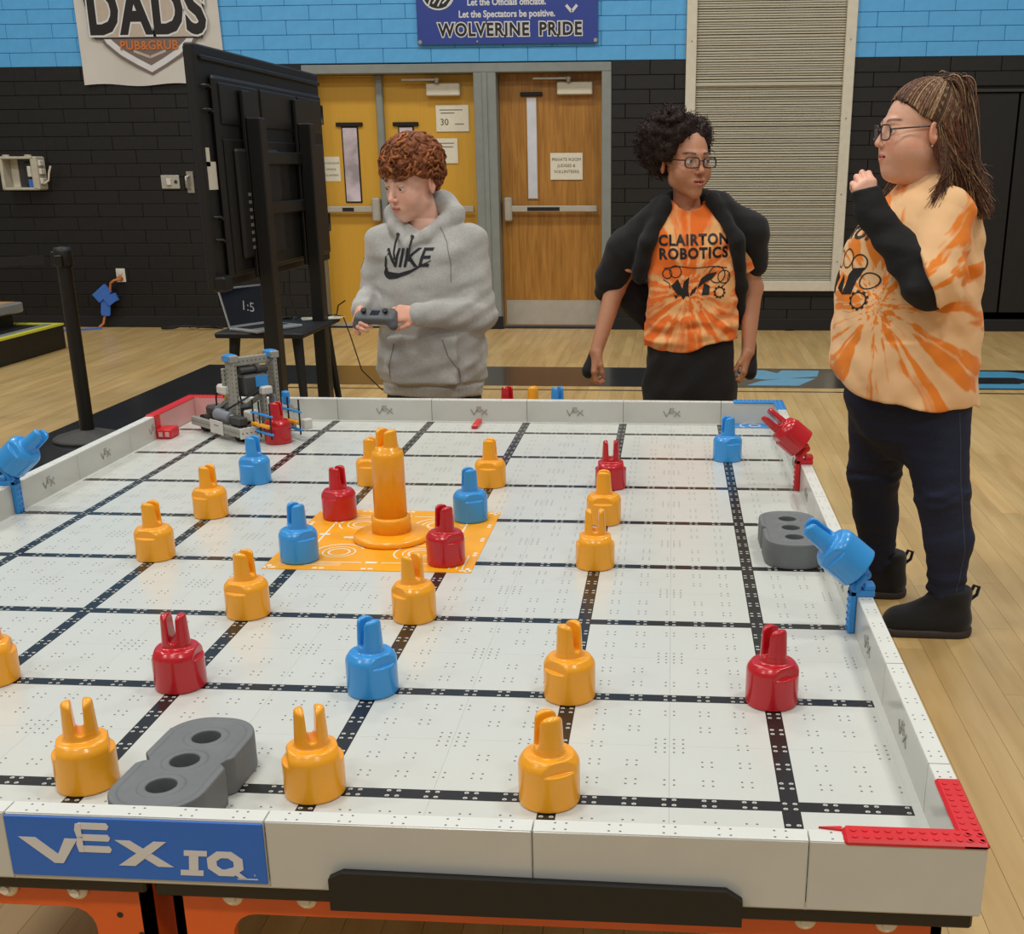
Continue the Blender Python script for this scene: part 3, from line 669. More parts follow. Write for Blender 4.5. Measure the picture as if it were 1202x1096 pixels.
fd = thing('game_field', 'white tabletop robotics field with black grid lines and low walls', 'playing field', (0, 0, 0))
hs = MB(); hl = MB()
def disc(mb, x, y, r, z=0.0004, n=7): mb.add([(x+r*math.cos(2*PI*k/n), y+r*0.86*math.sin(2*PI*k/n), z) for k in range(n)], [tuple(range(n))])
q = T/6
for i in range(-3, 4):
    for j in range(-3, 4):
        if abs(i) == 3 and abs(j) == 3: pts = [(a, b_) for a in (0.0064, 0.019) for b_ in (0.0064, 0.019)]; pts = [(i/3*(T/2)-math.copysign(a, i), j/3*(T/2)-math.copysign(b_, j)) for a, b_ in pts]
        elif abs(i) == 3 and abs(j) >= 2 or abs(j) == 3 and abs(i) >= 2: continue
        elif abs(i) == 3: pts = [(i/3*(T/2)-math.copysign(0.0064, i), j*q+d) for d in (-0.0064, 0.0064)]
        elif abs(j) == 3: pts = [(i*q+d, j/3*(T/2)-math.copysign(0.0064, j)) for d in (-0.0064, 0.0064)]
        else: pts = [(i*q+a, j*q+b_) for a in (-0.0064, 0.0064) for b_ in (-0.0064, 0.0064)]
        for x, y in pts:
            onl = abs(x) < 0.0115 or abs(y) < 0.0115
            disc(hl if onl else hs, x, y, 0.0033 if onl else 0.0017)
            if onl: disc(hs, x, y-0.001, 0.0012, 0.0007)
holes = hs.build('peg_holes', 'hole_dark'); dots = hl.build('peg_dots', 'dot_light')
t0 = MB().box(-T/2+0.00012, T/2-0.00012, -T/2+0.00012, T/2-0.00012, -0.012, 0.0).build('tile', 'tile_print')
for o in (holes, dots): o.parent = t0; stuff(o)
first = True
for i in range(6):
    for j in range(8):
        t = t0 if first else copy_tree(t0); first = False
        t.parent = fd; t.location = ((i+0.5)*T, (j+0.5)*T, F)
XI0, XI1, YI0, YI1, ZT = -0.012, 1.841, -0.008, 2.452, 0.671     # inner faces, wall top
XO0, XO1, YO0, YO1 = XI0-0.027, XI1+0.027, YI0-0.025, YI1+0.027
MB().box(XO0+0.002, XO1-0.002, YO0+0.002, YO1-0.002, F-0.0215, F-0.012).build('base_sheet', 'wall_white', fd)
mb = MB().box(XI0, 0.0004, YI0, YI1, F-0.012, F-0.0005).box(6*T-0.0004, XI1, YI0, YI1, F-0.012, F-0.0005).box(0, 6*T, YI0, 0, F-0.012, F-0.0005).box(0, 6*T, 8*T, YI1, F-0.012, F-0.0005)
mb.build('edge_strip', 'tile_white', fd)
def vex_letters(m, h, parent, loc, rot, depth=0.0012):
    """V, raised E, X drawn as strokes; h = letter height"""
    mb = MB(); w = 0.19*h; s = h
    stroke(mb, [(-1.55*s, 0.5*s), (-1.02*s, -0.5*s), (-0.42*s, 0.42*s)], w, 0, depth)
    for z in (0.92, 0.50, 0.08): stroke(mb, [(-0.34*s, z*s), (0.40*s, z*s)], 0.17*h, 0, depth)
    stroke(mb, [(-0.36*s, 0.95*s), (-0.42*s, 0.72*s), (-0.36*s, 0.50*s), (-0.42*s, 0.28*s), (-0.36*s, 0.05*s)], 0.14*h, 0, depth)
    stroke(mb, [(0.45*s, 0.45*s), (1.55*s, -0.5*s)], w, 0, depth); stroke(mb, [(1.45*s, 0.5*s), (0.40*s, -0.5*s)], w, 0.0001, depth+0.0003)
    return mb.build('lettering', m, parent, loc, rot)
def top_dots(mb, L, along):
    k = int(L/0.0508)
    for a in range(k):
        for d in (-0.0064, 0.0064):
            for e in (-0.0064, 0.0064):
                p = (-L/2+(a+0.5)*L/k+d); mb.append((p, e))
wl_cache = {}
def wall_panel(cx, cy, L, axis_, inner, zb, letters=True):
    """inner = direction (+1/-1) of the playing side"""
    th = 0.027 if axis_ == 'y' or cy > 1 else 0.025
    z0 = zb - F
    if axis_ == 'x': o = MB().box(-L/2+0.0005, L/2-0.0005, -th/2, th/2, z0, ZT-F, 0.0015)
    else: o = MB().box(-th/2, th/2, -L/2+0.0005, L/2-0.0005, z0, ZT-F, 0.0015)
    o = o.build('wall_panel', 'wall_white', fd, (cx, cy, F))
    D = []; top_dots(D, L, axis_); md = MB()
    for p, e in D: disc(md, *((p, e) if axis_ == 'x' else (e, p)), 0.0016, ZT-F+0.0004)
    stuff(md.build('peg_holes', 'hole_dark', o))
    tp_ = MB().box(-L/2+0.001, L/2-0.001, -th/2+0.0008, th/2-0.0008, ZT-F-0.0004, ZT-F+0.0002) if axis_ == 'x' else MB().box(-th/2+0.0008, th/2-0.0008, -L/2+0.001, L/2-0.001, ZT-F-0.0004, ZT-F+0.0002)
    tp_.build('top_face', 'wall_top', o)
    if letters and L > 0.25:
        if axis_ == 'x': vex_letters('emboss_grey', 0.017, o, (0, inner*(th/2+0.0001), 0.030), (0, 0, 0 if inner < 0 else PI))
        else: vex_letters('emboss_grey', 0.017, o, (inner*(th/2+0.0001), 0, 0.030), (0, 0, -PI/2 if inner < 0 else PI/2))
    return o
def run(a, b, start):
    e = [a]; x = start
    while x < b - 0.02:
        if x > a + 0.02: e.append(x)
        x += T
    return list(zip(e, e[1:]+[b]))
for a, b in run(XO0, XO1, T/2):
    wall_panel((a+b)/2, (YI0+YO0)/2, b-a, 'x', 1, 0.5835, False)
    wall_panel((a+b)/2, (YI1+YO1)/2, b-a, 'x', -1, 0.5835)
for a, b in run(YI0, YI1, T/2):
    wall_panel((XI0+XO0)/2, (a+b)/2, b-a, 'y', 1, 0.5835)
    wall_panel((XI1+XO1)/2, (a+b)/2, b-a, 'y', -1, 0.5835)
# the printed plate on the front
vp = MB().box(0.762, 1.066, YO0-0.003, YO0-0.0005, 0.590, 0.669, 0.001).build('name_plate', 'vex_blue', fd)
lv = MB(); zc = 0.6255
def poly_y(mb, pts, k=0): mb.prism(pts, k*0.0003, 0.0008+k*0.0003, 'y')
poly_y(lv, [(0.777, zc+0.0165), (0.8155, zc-0.0165), (0.8245, zc-0.0165), (0.8285, zc-0.010), (0.820, zc-0.0035), (0.797, zc+0.0165)][::1]); poly_y(lv, [(0.8155, zc-0.0165), (0.8265, zc-0.0165), (0.8475, zc+0.0165), (0.832, zc+0.0165)], 1)
for z in (0.0335, 0.0185, 0.0035): poly_y(lv, [(0.851, zc+z-0.0042), (0.884, zc+z-0.0042), (0.8865, zc+z), (0.884, zc+z+0.0042), (0.851, zc+z+0.0042), (0.8475, zc+z)])
for k, (z0, z1) in enumerate(((0.0225, 0.0345), (0.0035, 0.0165))): poly_y(lv, [(0.8475, zc+z0-0.004), (0.8535, zc+z0-0.004), (0.8535, zc+z1+0.003), (0.8475, zc+z1+0.002), (0.8455, zc+(z0+z1)/2)], 2)
poly_y(lv, [(0.8915, zc+0.0165), (0.939, zc-0.0165), (0.957, zc-0.0165), (0.909, zc+0.0165)]); poly_y(lv, [(0.8925, zc-0.0165), (0.912, zc-0.0165), (0.952, zc+0.0165), (0.937, zc+0.0165)], 1)
lv.build('lettering', 'print_white', vp, (0, YO0-0.0032, 0))
iq = MB(); S = 0.030
def quad(pts, k=0): iq.prism([(x, z) for x, z in pts], k*0.0003, 0.0008+k*0.0003, 'y')
zc = 0.6155
for (x0, x1, z0, z1) in ((0.966, 0.993, -0.0165, -0.0095), (0.970, 0.997, 0.0095, 0.0165), (0.9760, 0.9870, -0.0096, 0.0096)):
    sh_ = 0.0; quad([(x0+0.1*z0, zc+z0), (x1+0.1*z0, zc+z0), (x1+0.1*z1, zc+z1), (x0+0.1*z1, zc+z1)])
o_ = []
for t in range(8):
    a0, a1 = PI/8+t*PI/4, PI/8+(t+1)*PI/4
    R1, R2 = 0.0178, 0.0085; f_ = lambda a, R: (1.0185+R*1.22*math.cos(a)*1.04, zc+0.0005+R*0.97*math.sin(a))
    quad([f_(a0, R2), f_(a0, R1), f_(a1, R1), f_(a1, R2)])
quad([(1.0195, zc-0.006), (1.034, zc-0.0175), (1.042, zc-0.0175), (1.0265, zc-0.004)], 1)
iq.build('lettering', 'print_white', vp, (0, YO0-0.0032, 0))
text('trade_mark', 'R', 0.004, 'print_white', vp, (1.052, YO0-0.0036, 0.602)); MB().box(1.031, 1.055, YO0-0.0036, YO0-0.003, 0.5958, 0.5972).build('small_print', 'print_white', vp)

# orange centre plate with circuit print
cp = MB().box(-0.213, 0.213, -0.213, 0.213, 0.0, 0.0014).build('centre_plate', 'plate_orange', fd, (3*T, 4*T, F))
pk = MB(); hp = 0.0016
def flat_ring(mb, cx, cy, r, w, z, a0=0, a1=2*PI, n=28):
    for t in range(n):
        b0, b1 = a0+(a1-a0)*t/n, a0+(a1-a0)*(t+1)/n
        mb.add([(cx+(r-w/2)*math.cos(b0), cy+(r-w/2)*math.sin(b0), z), (cx+(r+w/2)*math.cos(b0), cy+(r+w/2)*math.sin(b0), z), (cx+(r+w/2)*math.cos(b1), cy+(r+w/2)*math.sin(b1), z), (cx+(r-w/2)*math.cos(b1), cy+(r-w/2)*math.sin(b1), z)], [(0, 1, 2, 3)])
def flat_line(mb, pts, w, z):
    for (x0, y0), (x1, y1) in zip(pts, pts[1:]):
        d = math.hypot(x1-x0, y1-y0); nx_, ny_ = -(y1-y0)/d*w/2, (x1-x0)/d*w/2
        mb.add([(x0-nx_, y0-ny_, z), (x1-nx_, y1-ny_, z), (x1+nx_, y1+ny_, z), (x0+nx_, y0+ny_, z)], [(0, 1, 2, 3)])
for sx_ in (-1, 1):
    for sy_ in (-1, 1):
        cx, cy = sx_*0.085, sy_*0.10
        flat_ring(pk, cx, cy, 0.022, 0.004, hp); flat_ring(pk, cx, cy, 0.034, 0.003, hp)
        flat_ring(pk, cx, cy, 0.052, 0.004, hp, PI*0.15, PI*1.25)
        flat_line(pk, [(cx+0.05*sx_, cy), (sx_*0.15, cy), (sx_*0.15, sy_*0.165), (0.02*sx_, sy_*0.165)], 0.004, hp)
        flat_line(pk, [(sx_*0.15, cy), (sx_*0.15, 0)], 0.004, hp)
for k in range(-4, 5):
    for e in (-0.203, 0.203):
        if k % 2: continue
        for dd in (-0.007, 0.007):
            pk.add([(k*0.05+dd-0.005, e-0.004, hp), (k*0.05+dd+0.005, e-0.004, hp), (k*0.05+dd+0.005, e+0.004, hp), (k*0.05+dd-0.005, e+0.004, hp)], [(0, 1, 2, 3)])
            pk.add([(e-0.004, k*0.05+dd-0.005, hp), (e+0.004, k*0.05+dd-0.005, hp), (e+0.004, k*0.05+dd+0.005, hp), (e-0.004, k*0.05+dd+0.005, hp)], [(0, 1, 2, 3)])
for x in (0.165, 0.18, 0.192): flat_line(pk, [(x, -0.195), (x, -0.11)], 0.003, hp)
for y in (-0.185, -0.175): flat_line(pk, [(-0.19, y), (-0.06, y)], 0.0025, hp)
for x, y in ((-0.15, 0.02), (0.15, 0.02), (0, -0.165), (0, 0.165), (-0.09, 0.0), (0.1, 0.0)): pk.add([(x-0.012, y-0.006, hp+0.0002), (x+0.012, y-0.006, hp+0.0002), (x+0.012, y+0.006, hp+0.0002), (x-0.012, y+0.006, hp+0.0002)], [(0, 1, 2, 3)])
pk.build('circuit_print', 'paper', cp)

# coloured corner caps clipped on the walls
def corner_cap(name, m, cx, cy, dx, dy, L1, L2):
    c = MB(); w = 0.030; z0, z1 = ZT-0.004, ZT+0.0045
    o = MB().box(min(0, dx*L1), max(0, dx*L1), min(0, dy*w), max(0, dy*w), z0, z1, 0.003).build(name, m, fd, (cx, cy, 0))
    MB().box(min(0, dx*w), max(0, dx*w), min(0, dy*L2), max(0, dy*L2), z0+0.0002, z1+0.0002, 0.003).build('cap_arm', m, o)
    rb = MB()
    for k in range(int(L1/0.0125)):
        x = dx*(0.006+0.0125*k)
        for yy in (0.008, 0.021): rb.cyl((x, dy*yy, z1-0.001), (x, dy*yy, z1+0.001), 0.0035, n=8)
    for k in range(int(L2/0.0125)):
        y = dy*(0.006+0.0125*k)
        for xx in (0.008, 0.021): rb.cyl((dx*xx, y, z1-0.001), (dx*xx, y, z1+0.001), 0.0035, n=8)
    stuff(rb.build('studs', m, o)); return o
rc = corner_cap('corner_cap', 'clip_red', XO1+0.001, YO0-0.002, -1, 1, 0.155, 0.145)
MB().box(-0.150, -0.030, 0.028, 0.034, ZT-0.012, ZT+0.002).build('cap_lip', 'clip_red', rc)
MB().prism([(-0.155, 0.024), (-0.180, 0.0285), (-0.155, 0.031)][::-1], ZT, ZT+0.003).build('cap_tab', 'clip_red', rc)
bc = corner_cap('corner_cap', 'clip_blue', XO1+0.001, YO1+0.001, -1, -1, 0.155, 0.13)
MB().prism([(XI1-0.001-0.155, YI1-0.001), (XI1-0.145, YI1-0.06), (XI1-0.001, YI1-0.06), (XI1-0.001, YI1-0.001)], F+0.0006, F+0.0016).build('corner_mat', 'clip_blue', fd)
cm = MB(); flat_ring(cm, XI1-0.075, YI1-0.03, 0.03, 0.006, F+0.0019, 0.3*PI, 1.3*PI); flat_ring(cm, XI1-0.06, YI1-0.03, 0.016, 0.006, F+0.0019); cm.build('mat_print', 'print_white', fd)
rl = corner_cap('corner_cap', 'clip_red', XO0-0.001, YO1+0.001, 1, -1, 0.16, 0.33)
MB().box(0.026, 0.032, -0.33, -0.30, F-0.0, ZT+0.004).build('cap_bracket', 'clip_red', rl)
MB().box(0.030, 0.075, -0.335, -0.27, F, F+0.03, 0.004).build('bracket_foot', 'clip_red', rl)
for k in (0, 1): MB().box(0.038+0.02*k, 0.050+0.02*k, -0.3365, -0.334, F+0.008, F+0.022).build('foot_window', 'pink_tint', rl)
MB().box(0.0275, 0.0295, -0.30, -0.03, F+0.002, ZT).build('red_bounce_side', 'pink_tint', rl); MB().box(0.03, 0.16, -0.031, -0.0285, F+0.002, ZT).build('back_panel', 'pink_tint', rl)  # pink sheets paint the red light the cap reflects onto the white walls
rs = tag(MB().box(-0.0095, 0.0095, -0.05, 0.05, 0, 0.012, 0.003).build('red_beam', 'clip_red', None, (0.905-0.07+0.0, 2.38, F)), 'thin red plastic beam lying flat against the far wall of the field', 'beam')
rs.location = (0.917, 2.385, F+0.0005)

# ------------------------------------------------------------------ stand under the field
sd2 = thing('field_stand', 'bright orange steel table stand carrying the field', 'stand', (0, 0, 0))
def rail(name, m, *a, **k): return MB().box(*a, **k).build(name, m, sd2)
rail('top_rail', 'black_metal', 0.925, 1.862, -0.026, 0.03, 0.561, 0.582, bev=0.003); rail('top_rail', 'black_metal', -0.03, 0.913, -0.024, 0.03, 0.562, 0.582, bev=0.003)
for y0 in (2.40,): rail('top_rail', 'black_metal', -0.03, 1.86, y0, y0+0.05, 0.561, 0.582, bev=0.003)
for x0 in (-0.03, 1.80): rail('side_rail', 'black_metal', x0, x0+0.06, 0.03, 2.40, 0.561, 0.582, bev=0.003)
def leg_poly(x0, x1, s):
    """rail corner with rounded gusset; s=+1 leg at the left end, -1 at the right end"""
    pts = []; r = 0.03; zb = 0.526; lw = 0.07
    if s > 0:
        pts = [(x0, 0.561), (x0, 0.0), (x0+lw, 0.0), (x0+lw, zb-r)] + [(x0+lw+r-r*math.cos(t), zb-r+r*math.sin(t)) for t in np.linspace(0.2, PI/2, 5)] + [(x1, zb), (x1, 0.561)]
        return pts
    pts = [(x1, 0.561), (x0, 0.561), (x0, zb)] + [(x1-lw-r+r*math.sin(t), zb-r+r*math.cos(t)) for t in np.linspace(0, PI/2-0.2, 5)] + [(x1-lw, zb-r), (x1-lw, 0.0), (x1, 0.0)]
    return pts
for y in (-0.004, 2.42):
    for x0, xm, x1 in ((0.0, 0.45, 0.905), (0.935, 1.4, 1.835)):
        MB().prism(leg_poly(x0, xm, 1), -y-0.012, -y, 'y').build('leg_plate', 'stand_orange', sd2); MB().prism(leg_poly(xm, x1, -1), -y-0.012, -y, 'y').build('leg_plate', 'stand_orange', sd2)
        for xx in (x0, x1-0.012): rail('leg_flange', 'stand_orange', xx, xx+0.012, y, y+0.06 if y < 1 else y+0.03, 0.0, 0.561)
for x in (0.0, 0.893, 0.935, 1.823): rail('side_beam', 'stand_orange', x, x+0.012, 0.06, 2.42, 0.50, 0.561)
for x in (0.7337, 0.8204, 1.0106, 1.0999, 1.6806, 1.7719):
    bo = MB().lathe([(0.0, -0.002), (0.0125, -0.002), (0.0125, 0.002), (0.008, 0.005), (0.0, 0.006)], 20).build('bolt', 'bolt_white', sd2, (x, -0.008, 0.5535), (PI/2, 0, 0))
    MB().cyl((0, 0, 0.002), (0, 0, 0.009), 0.0062, n=6, smooth=False).build('bolt_head', 'bolt_white', bo)
for x, z in ((0.866, 0.517), (0.90-0.01, 0.49), (0.975, 0.49)): MB().cyl((x, -0.0045, z), (x, -0.003, z), 0.004, n=10).build('bolt_hole', 'print_black', sd2)
eb = [(1.140, 0.566), (1.606, 0.566), (1.606, 0.598), (1.588, 0.6105), (1.156, 0.6155), (1.140, 0.607)]
MB().prism(eb, 0.036, 0.046, 'y').build('edge_board', 'black_plastic', sd2)

# ------------------------------------------------------------------ goal post in the middle
gp = thing('goal_post', 'tall orange goal post with round flange standing on the orange centre plate', 'post', (3*T+0.005, 4*T, F+0.0016), -0.5)
MB().lathe([(0, 0), (0.080, 0), (0.083, 0.003), (0.082, 0.010), (0.078, 0.014), (0.044, 0.018), (0, 0.018)], 56).build('flange', 'pin_orange', gp)
MB().lathe([(0, 0.016), (0.0425, 0.016), (0.0425, 0.046), (0.0415, 0.051), (0.036, 0.0525), (0, 0.0525)], 48).build('sleeve', 'pin_orange', gp)
MB().lathe([(0, 0.05), (0.0355, 0.05), (0.0345, 0.185), (0.0325, 0.196), (0.0255, 0.1985), (0.0250, 0.206), (0, 0.206)], 48).build('column', 'pin_orange', gp)

# ------------------------------------------------------------------ pins
def pin_parts():
    st_ = 0.0013; ax = np.arange(-0.042, 0.0421, st_); az = np.arange(-0.003, 0.1231, st_)
    X, Y, Z = np.meshgrid(ax, ax, az, indexing='ij'); R = np.sqrt(X*X+Y*Y)
    body = smax(smax(R-0.0392, -Z, 0.002), smax((R-0.0392)*0.80+(Z-0.0565)*0.60, Z-0.0665, 0.002), 0.003)
    notch = smax(smax(0.0318-np.abs(X), 0.0495-Z, 0.0), np.abs(Y)-0.030, 0.001)
    body = smax(body, -notch, 0.0015)
    hollow = smax(R-0.033, Z-0.012, 0.0); 
    pr = 0.0190-0.0024*np.clip((Z-0.066)/0.052, 0, 1); RP = np.sqrt((X*0.86)**2+Y*Y)
    peg = smax(smax(RP-pr, 0.060-Z, 0.0), Z-0.1195+0.010*(np.abs(Y)/0.017)**2*0.5, 0.005)
    w = 0.0054+0.0018*np.clip((Z-0.078)/0.042, 0, 1)
    slot = np.where(Z > 0.081, np.abs(X)-w, np.sqrt(X*X+(Z-0.081)**2)-w)
    peg = smax(peg, -slot, 0.0035)
    whole = smin(body, peg, 0.004); out = []
    for nm, cut in (('pin', Z-0.0790), ('prong', smax(0.0768-Z, X, 0)), ('prong', smax(0.0768-Z, -X, 0))):
        V, Q = nets(np.maximum(whole, cut).astype(np.float32), ax, ax, az, 1); out.append((nm, V, Q))
    return out
PP = pin_parts()
# the post's own slotted peg
for k in (1, 2):
    V = PP[k][1].copy(); V[:, :2] *= 1.18; V[:, 2] = (V[:, 2]-0.0768)*0.92+0.203
    link('prong', np_mesh('prong', V, PP[k][2]), 'pin_orange', gp)
PROTO = {}
def pin(color, loc, rz, label, rot=None, group=None):
    if color not in PROTO:
        PROTO[color] = [np_mesh(nm, V, Q) for nm, V, Q in PP]
        for me in PROTO[color]: me.materials.append(MATS['pin_'+color])
    ms_ = PROTO[color]; o = link('pin', ms_[0], None); o.location = loc
    if rot is None: o.rotation_euler = (0, 0, rz)
    else: o.matrix_world = Matrix.Translation(loc) @ rot @ Matrix.Rotation(rz, 4, 'Z')
    for me in ms_[1:]: link('prong', me, None, o)
    return tag(o, label, 'pin', group)
def at(i, j): return ((i+0.5)*T, (j+0.5)*T, F+0.0005)
G = 'pins standing on the field'
for c, i, j, rz, l in (
    ('orange', 2, 0, 0.45, 'orange pin with spread prongs beside the grey beam, straight above the blue name plate'),
    ('orange', 3, 0, 0.40, 'orange pin between the grey beam and the black edge board, prongs spread open'),
    ('orange', 4, 0, -1.05, 'orange pin above the black edge board, its prongs one behind the other'),
    ('orange', 4, 1, 0.9, 'orange pin directly behind the one above the black edge board'),
    ('orange', 1, 1, 0.4, 'orange pin farther along the line past the red pin behind the grey beam'),
    ('orange', 2, 2, 1.3, 'orange pin behind the red pin that stands near the grey beam'),
    ('orange', 3, 2, 0.85, 'orange pin standing in front of the orange centre plate'),
    ('orange', 1, 3, 1.45, 'orange pin second along the line from the blue wall clip, in front of its twin'),
    ('orange', 1, 4, 1.2, 'orange pin behind its twin, between the blue pin by the robot and the field side'),
    ('orange', 4, 3, 0.1, 'orange pin with spread prongs standing closely before another orange pin beside the centre plate'),
    ('orange', 4, 4, 1.55, 'orange pin half hidden behind another orange pin, near the red pin with spread prongs'),
    ('orange', 2, 5, 1.5, 'orange pin partly hidden behind the tall goal post'),
    ('orange', 3, 5, 1.5, 'orange pin just off the centre plate, behind a blue pin standing on it'),
    ('red', 2, 1, 0.05, 'red pin with spread prongs behind the grey beam near the blue name plate'),
    ('red', 5, 1, -0.95, 'red pin nearest the red corner cap at the field edge'),
    ('red', 4, 5, 0.1, 'red pin with spread prongs behind the two close orange pins'),
    ('red', 3, 3, -0.75, 'red pin on the orange centre plate at the corner farthest from the robot'),
    ('red', 2, 4, 1.1, 'red pin on the orange centre plate at the corner towards the robot'),
    ('blue', 3, 1, -0.7, 'blue pin on the second grid line from the blue name plate'),
    ('blue', 2, 3, -0.7, 'blue pin on the orange centre plate corner nearest the blue name plate'),
    ('blue', 3, 4, -1.1, 'blue pin on the orange centre plate corner nearest the far field wall'),
    ('blue', 1, 5, 1.3, 'blue pin standing in front of the robot'),
    ('blue', 5, 6, -1.1, 'blue pin standing near the blue corner of the field')):
    p_ = at(i, j); pin(c, (p_[0], p_[1], F+0.0022) if i in (2, 3) and j in (3, 4) else p_, rz, l, None, G)

# pins waiting behind the far wall on a small ledge
ld_ = tag(MB().box(-0.14, 0.14, -0.05, 0.05, -0.012, 0.0, 0.002).build('pin_ledge', 'black_plastic', None, (1.075, 2.545, F-0.024)), 'small black ledge behind the far field wall holding three pins', 'ledge')
for c, x, rz in (('red', 0.992, 0.9), ('orange', 1.076, 1.5), ('blue', 1.155, 0.7)):
    pin(c, (x, 2.545, F-0.024), rz, c+' pin peeking over the far field wall behind the field', None, 'pins behind the far wall')

# tilted pins on wall clips
def clip(color, x, y, s, label, plabel):
    """s = +1: clip on the right wall, leaning left into the field"""
    m = 'clip_'+color; c = thing('wall_clip', label, 'bracket', (x, y, F))
    w = 0.0125
    MB().box(-0.012, 0.0, -w, w, 0.0, 0.078, 0.002).build('upright', m, c, None, (0, 0, 0 if s > 0 else PI))
    st2 = MB()
    for k in range(6):
        for d in (-0.006, 0.006): st2.cyl((-0.0125*s, d, 0.007+0.0125*k), (-0.0138*s, d, 0.007+0.0125*k), 0.0028, n=8)
    st2.build('studs', m, c)
    MB().box(min(-0.012*s, 0.030*s), max(-0.012*s, 0.030*s), -w, w, ZT-F+0.0002, ZT-F+0.012, 0.002).build('saddle', m, c)
    for d in (-w-0.003, w-0.002):
        MB().cyl((-0.004*s, d, 0.085), (-0.004*s, d+0.005, 0.085), 0.0085, n=16).cyl((0.013*s, d, 0.108), (0.013*s, d+0.005, 0.108), 0.008, n=16).build('link_eye', m, c)
        a = Vector((-0.004*s, d+0.0025, 0.085)); b_ = Vector((0.013*s, d+0.0025, 0.108)); MB().cyl(a, b_, 0.0065, n=10).build('link_arm', m, c)
    MB().box(min(0.010*s, 0.030*s), max(0.010*s, 0.030*s), -w, w, 0.078, 0.090, 0.003).build('rear_block', m, c)
    rot = Matrix.Rotation(-s*math.radians(50), 4, 'Y')
    base = Vector((x+0.004*s, y, F+0.113))
    bx_ = base + (rot @ Vector((0, 0, 0.004)))
    pin(color, bx_, 0.35 if color == 'red' else 1.25, plabel, rot)
clip('blue', XI1-0.0005, 2.45*T, 1, 'blue plastic clip on the field wall nearest the girl in dark jeans', 'blue pin leaning over the field on the wall clip by the girl')
clip('red', XI1-0.0005, 5.5*T, 1, 'red plastic clip on the field wall near the blue corner', 'red pin leaning over the field on the wall clip near the blue corner')
clip('blue', XI0+0.0005, 4.5*T, -1, 'blue plastic clip on the field wall by the crowd post', 'blue pin leaning over the field wall beside the crowd post')

# ------------------------------------------------------------------ grey three-hole beams
def beam_mesh():
    st_ = 0.0016; ax = np.arange(-0.068, 0.0681, st_); ay = np.arange(-0.132, 0.1321, st_); az = np.arange(-0.003, 0.0581, st_)
    X, Y, Z = np.meshgrid(ax, ay, az, indexing='ij')
    def rb(x, y, hx, hy, r):
        qx, qy = np.abs(x)-hx+r, np.abs(y)-hy+r
        return np.sqrt(np.maximum(qx, 0)**2+np.maximum(qy, 0)**2)+np.minimum(np.maximum(qx, qy), 0)-r
    d = rb(X, Y, 0.060, 0.122, 0.052)
    v = (np.abs(Y)*0.85+(0.047-np.abs(X))*0.9)          # V notches at mid-length
    d = smax(d, -v, 0.002)
    inner = rb(X, Y, 0.050, 0.112, 0.043)
    holes_ = np.minimum(np.minimum(np.hypot(X, Y)-0.0185, np.hypot(X, Y-0.064)-0.0185), np.hypot(X, Y+0.064)-0.0185)
    rims = np.abs(holes_-0.009)-0.0015
    e = smax(d, np.maximum(-Z, Z-0.052), 0.0025)
    e = smax(e, -np.maximum(np.maximum(inner, 0.050-Z), -(holes_-0.010)), 0.001)
    e = smax(e, -np.maximum(holes_, 0.006-Z), 0.0012)
    return np_mesh('three_hole_beam', *nets(e.astype(np.float32), ax, ay, az, 1))
bm_ = beam_mesh(); bm_.materials.append(MATS['beam_grey'])
b1 = link('three_hole_beam', bm_, None, None, (0.908, 0.128, F+0.0005), (0, 0, -0.05)); tag(b1, 'grey three-hole plastic beam lying behind the blue name plate', 'beam')
b2 = link('three_hole_beam', bm_, None, None, (1.772, 1.185, F+0.0005), (0, 0, 0.02)); tag(b2, 'grey three-hole plastic beam lying against the side wall beside a leaning blue pin', 'beam')
# ------------------------------------------------------------------ the robot
mat('rb_grey', (150, 148, 138), 0.55, 0.06, 40); mat('rb_dark', (62, 62, 60), 0.55, 0.08, 40); mat('rb_white', (206, 204, 196), 0.45, 0.04, 40)
mat('rb_steel', (150, 156, 164), 0.35, 0.05, 30, metal=0.4)
ua = -0.71
rb_ = thing('robot', 'small grey plastic competition robot with twin towers and a blue claw', 'robot', (0.224, 2.255, F+0.0005), ua)
def bar(name, m, p0, p1, w, h, parent=None, up_=(0, 0, 1), holes=False):
    p0, p1 = Vector(p0), Vector(p1); d = (p1-p0); L = d.length; d.normalize(); u_ = Vector(up_)
    if abs(d.dot(u_)) > 0.95: u_ = Vector((0, 1, 0))
    s_ = d.cross(u_).normalized(); u_ = s_.cross(d)
    Mx = Matrix((d, s_, u_)).transposed().to_4x4(); Mx.translation = p0
    mb = MB().box(0, L, -w/2, w/2, -h/2, h/2, min(0.002, w*0.2))
    o = mb.build(name, m, parent or rb_); o.matrix_local = Mx
    if holes:
        hm = MB()
        for k in range(max(1, int(L/0.0127))):
            x = L*(k+0.5)/max(1, int(L/0.0127))
            for sg in (-1, 1):
                disc_pts = [(x+0.0024*math.cos(t), sg*(w/2+0.0003), 0.0024*math.sin(t)) for t in np.linspace(0, 2*PI, 7)[:-1]]
                hm.add(disc_pts if sg < 0 else disc_pts[::-1], [tuple(range(6))])
                dp = [(x+0.0024*math.cos(t), 0.0024*math.sin(t), sg*(h/2+0.0003)) for t in np.linspace(0, 2*PI, 7)[:-1]]
                hm.add(dp if sg > 0 else dp[::-1], [tuple(range(6))])
        stuff(hm.build('peg_holes', 'rb_dark', o))
    return o
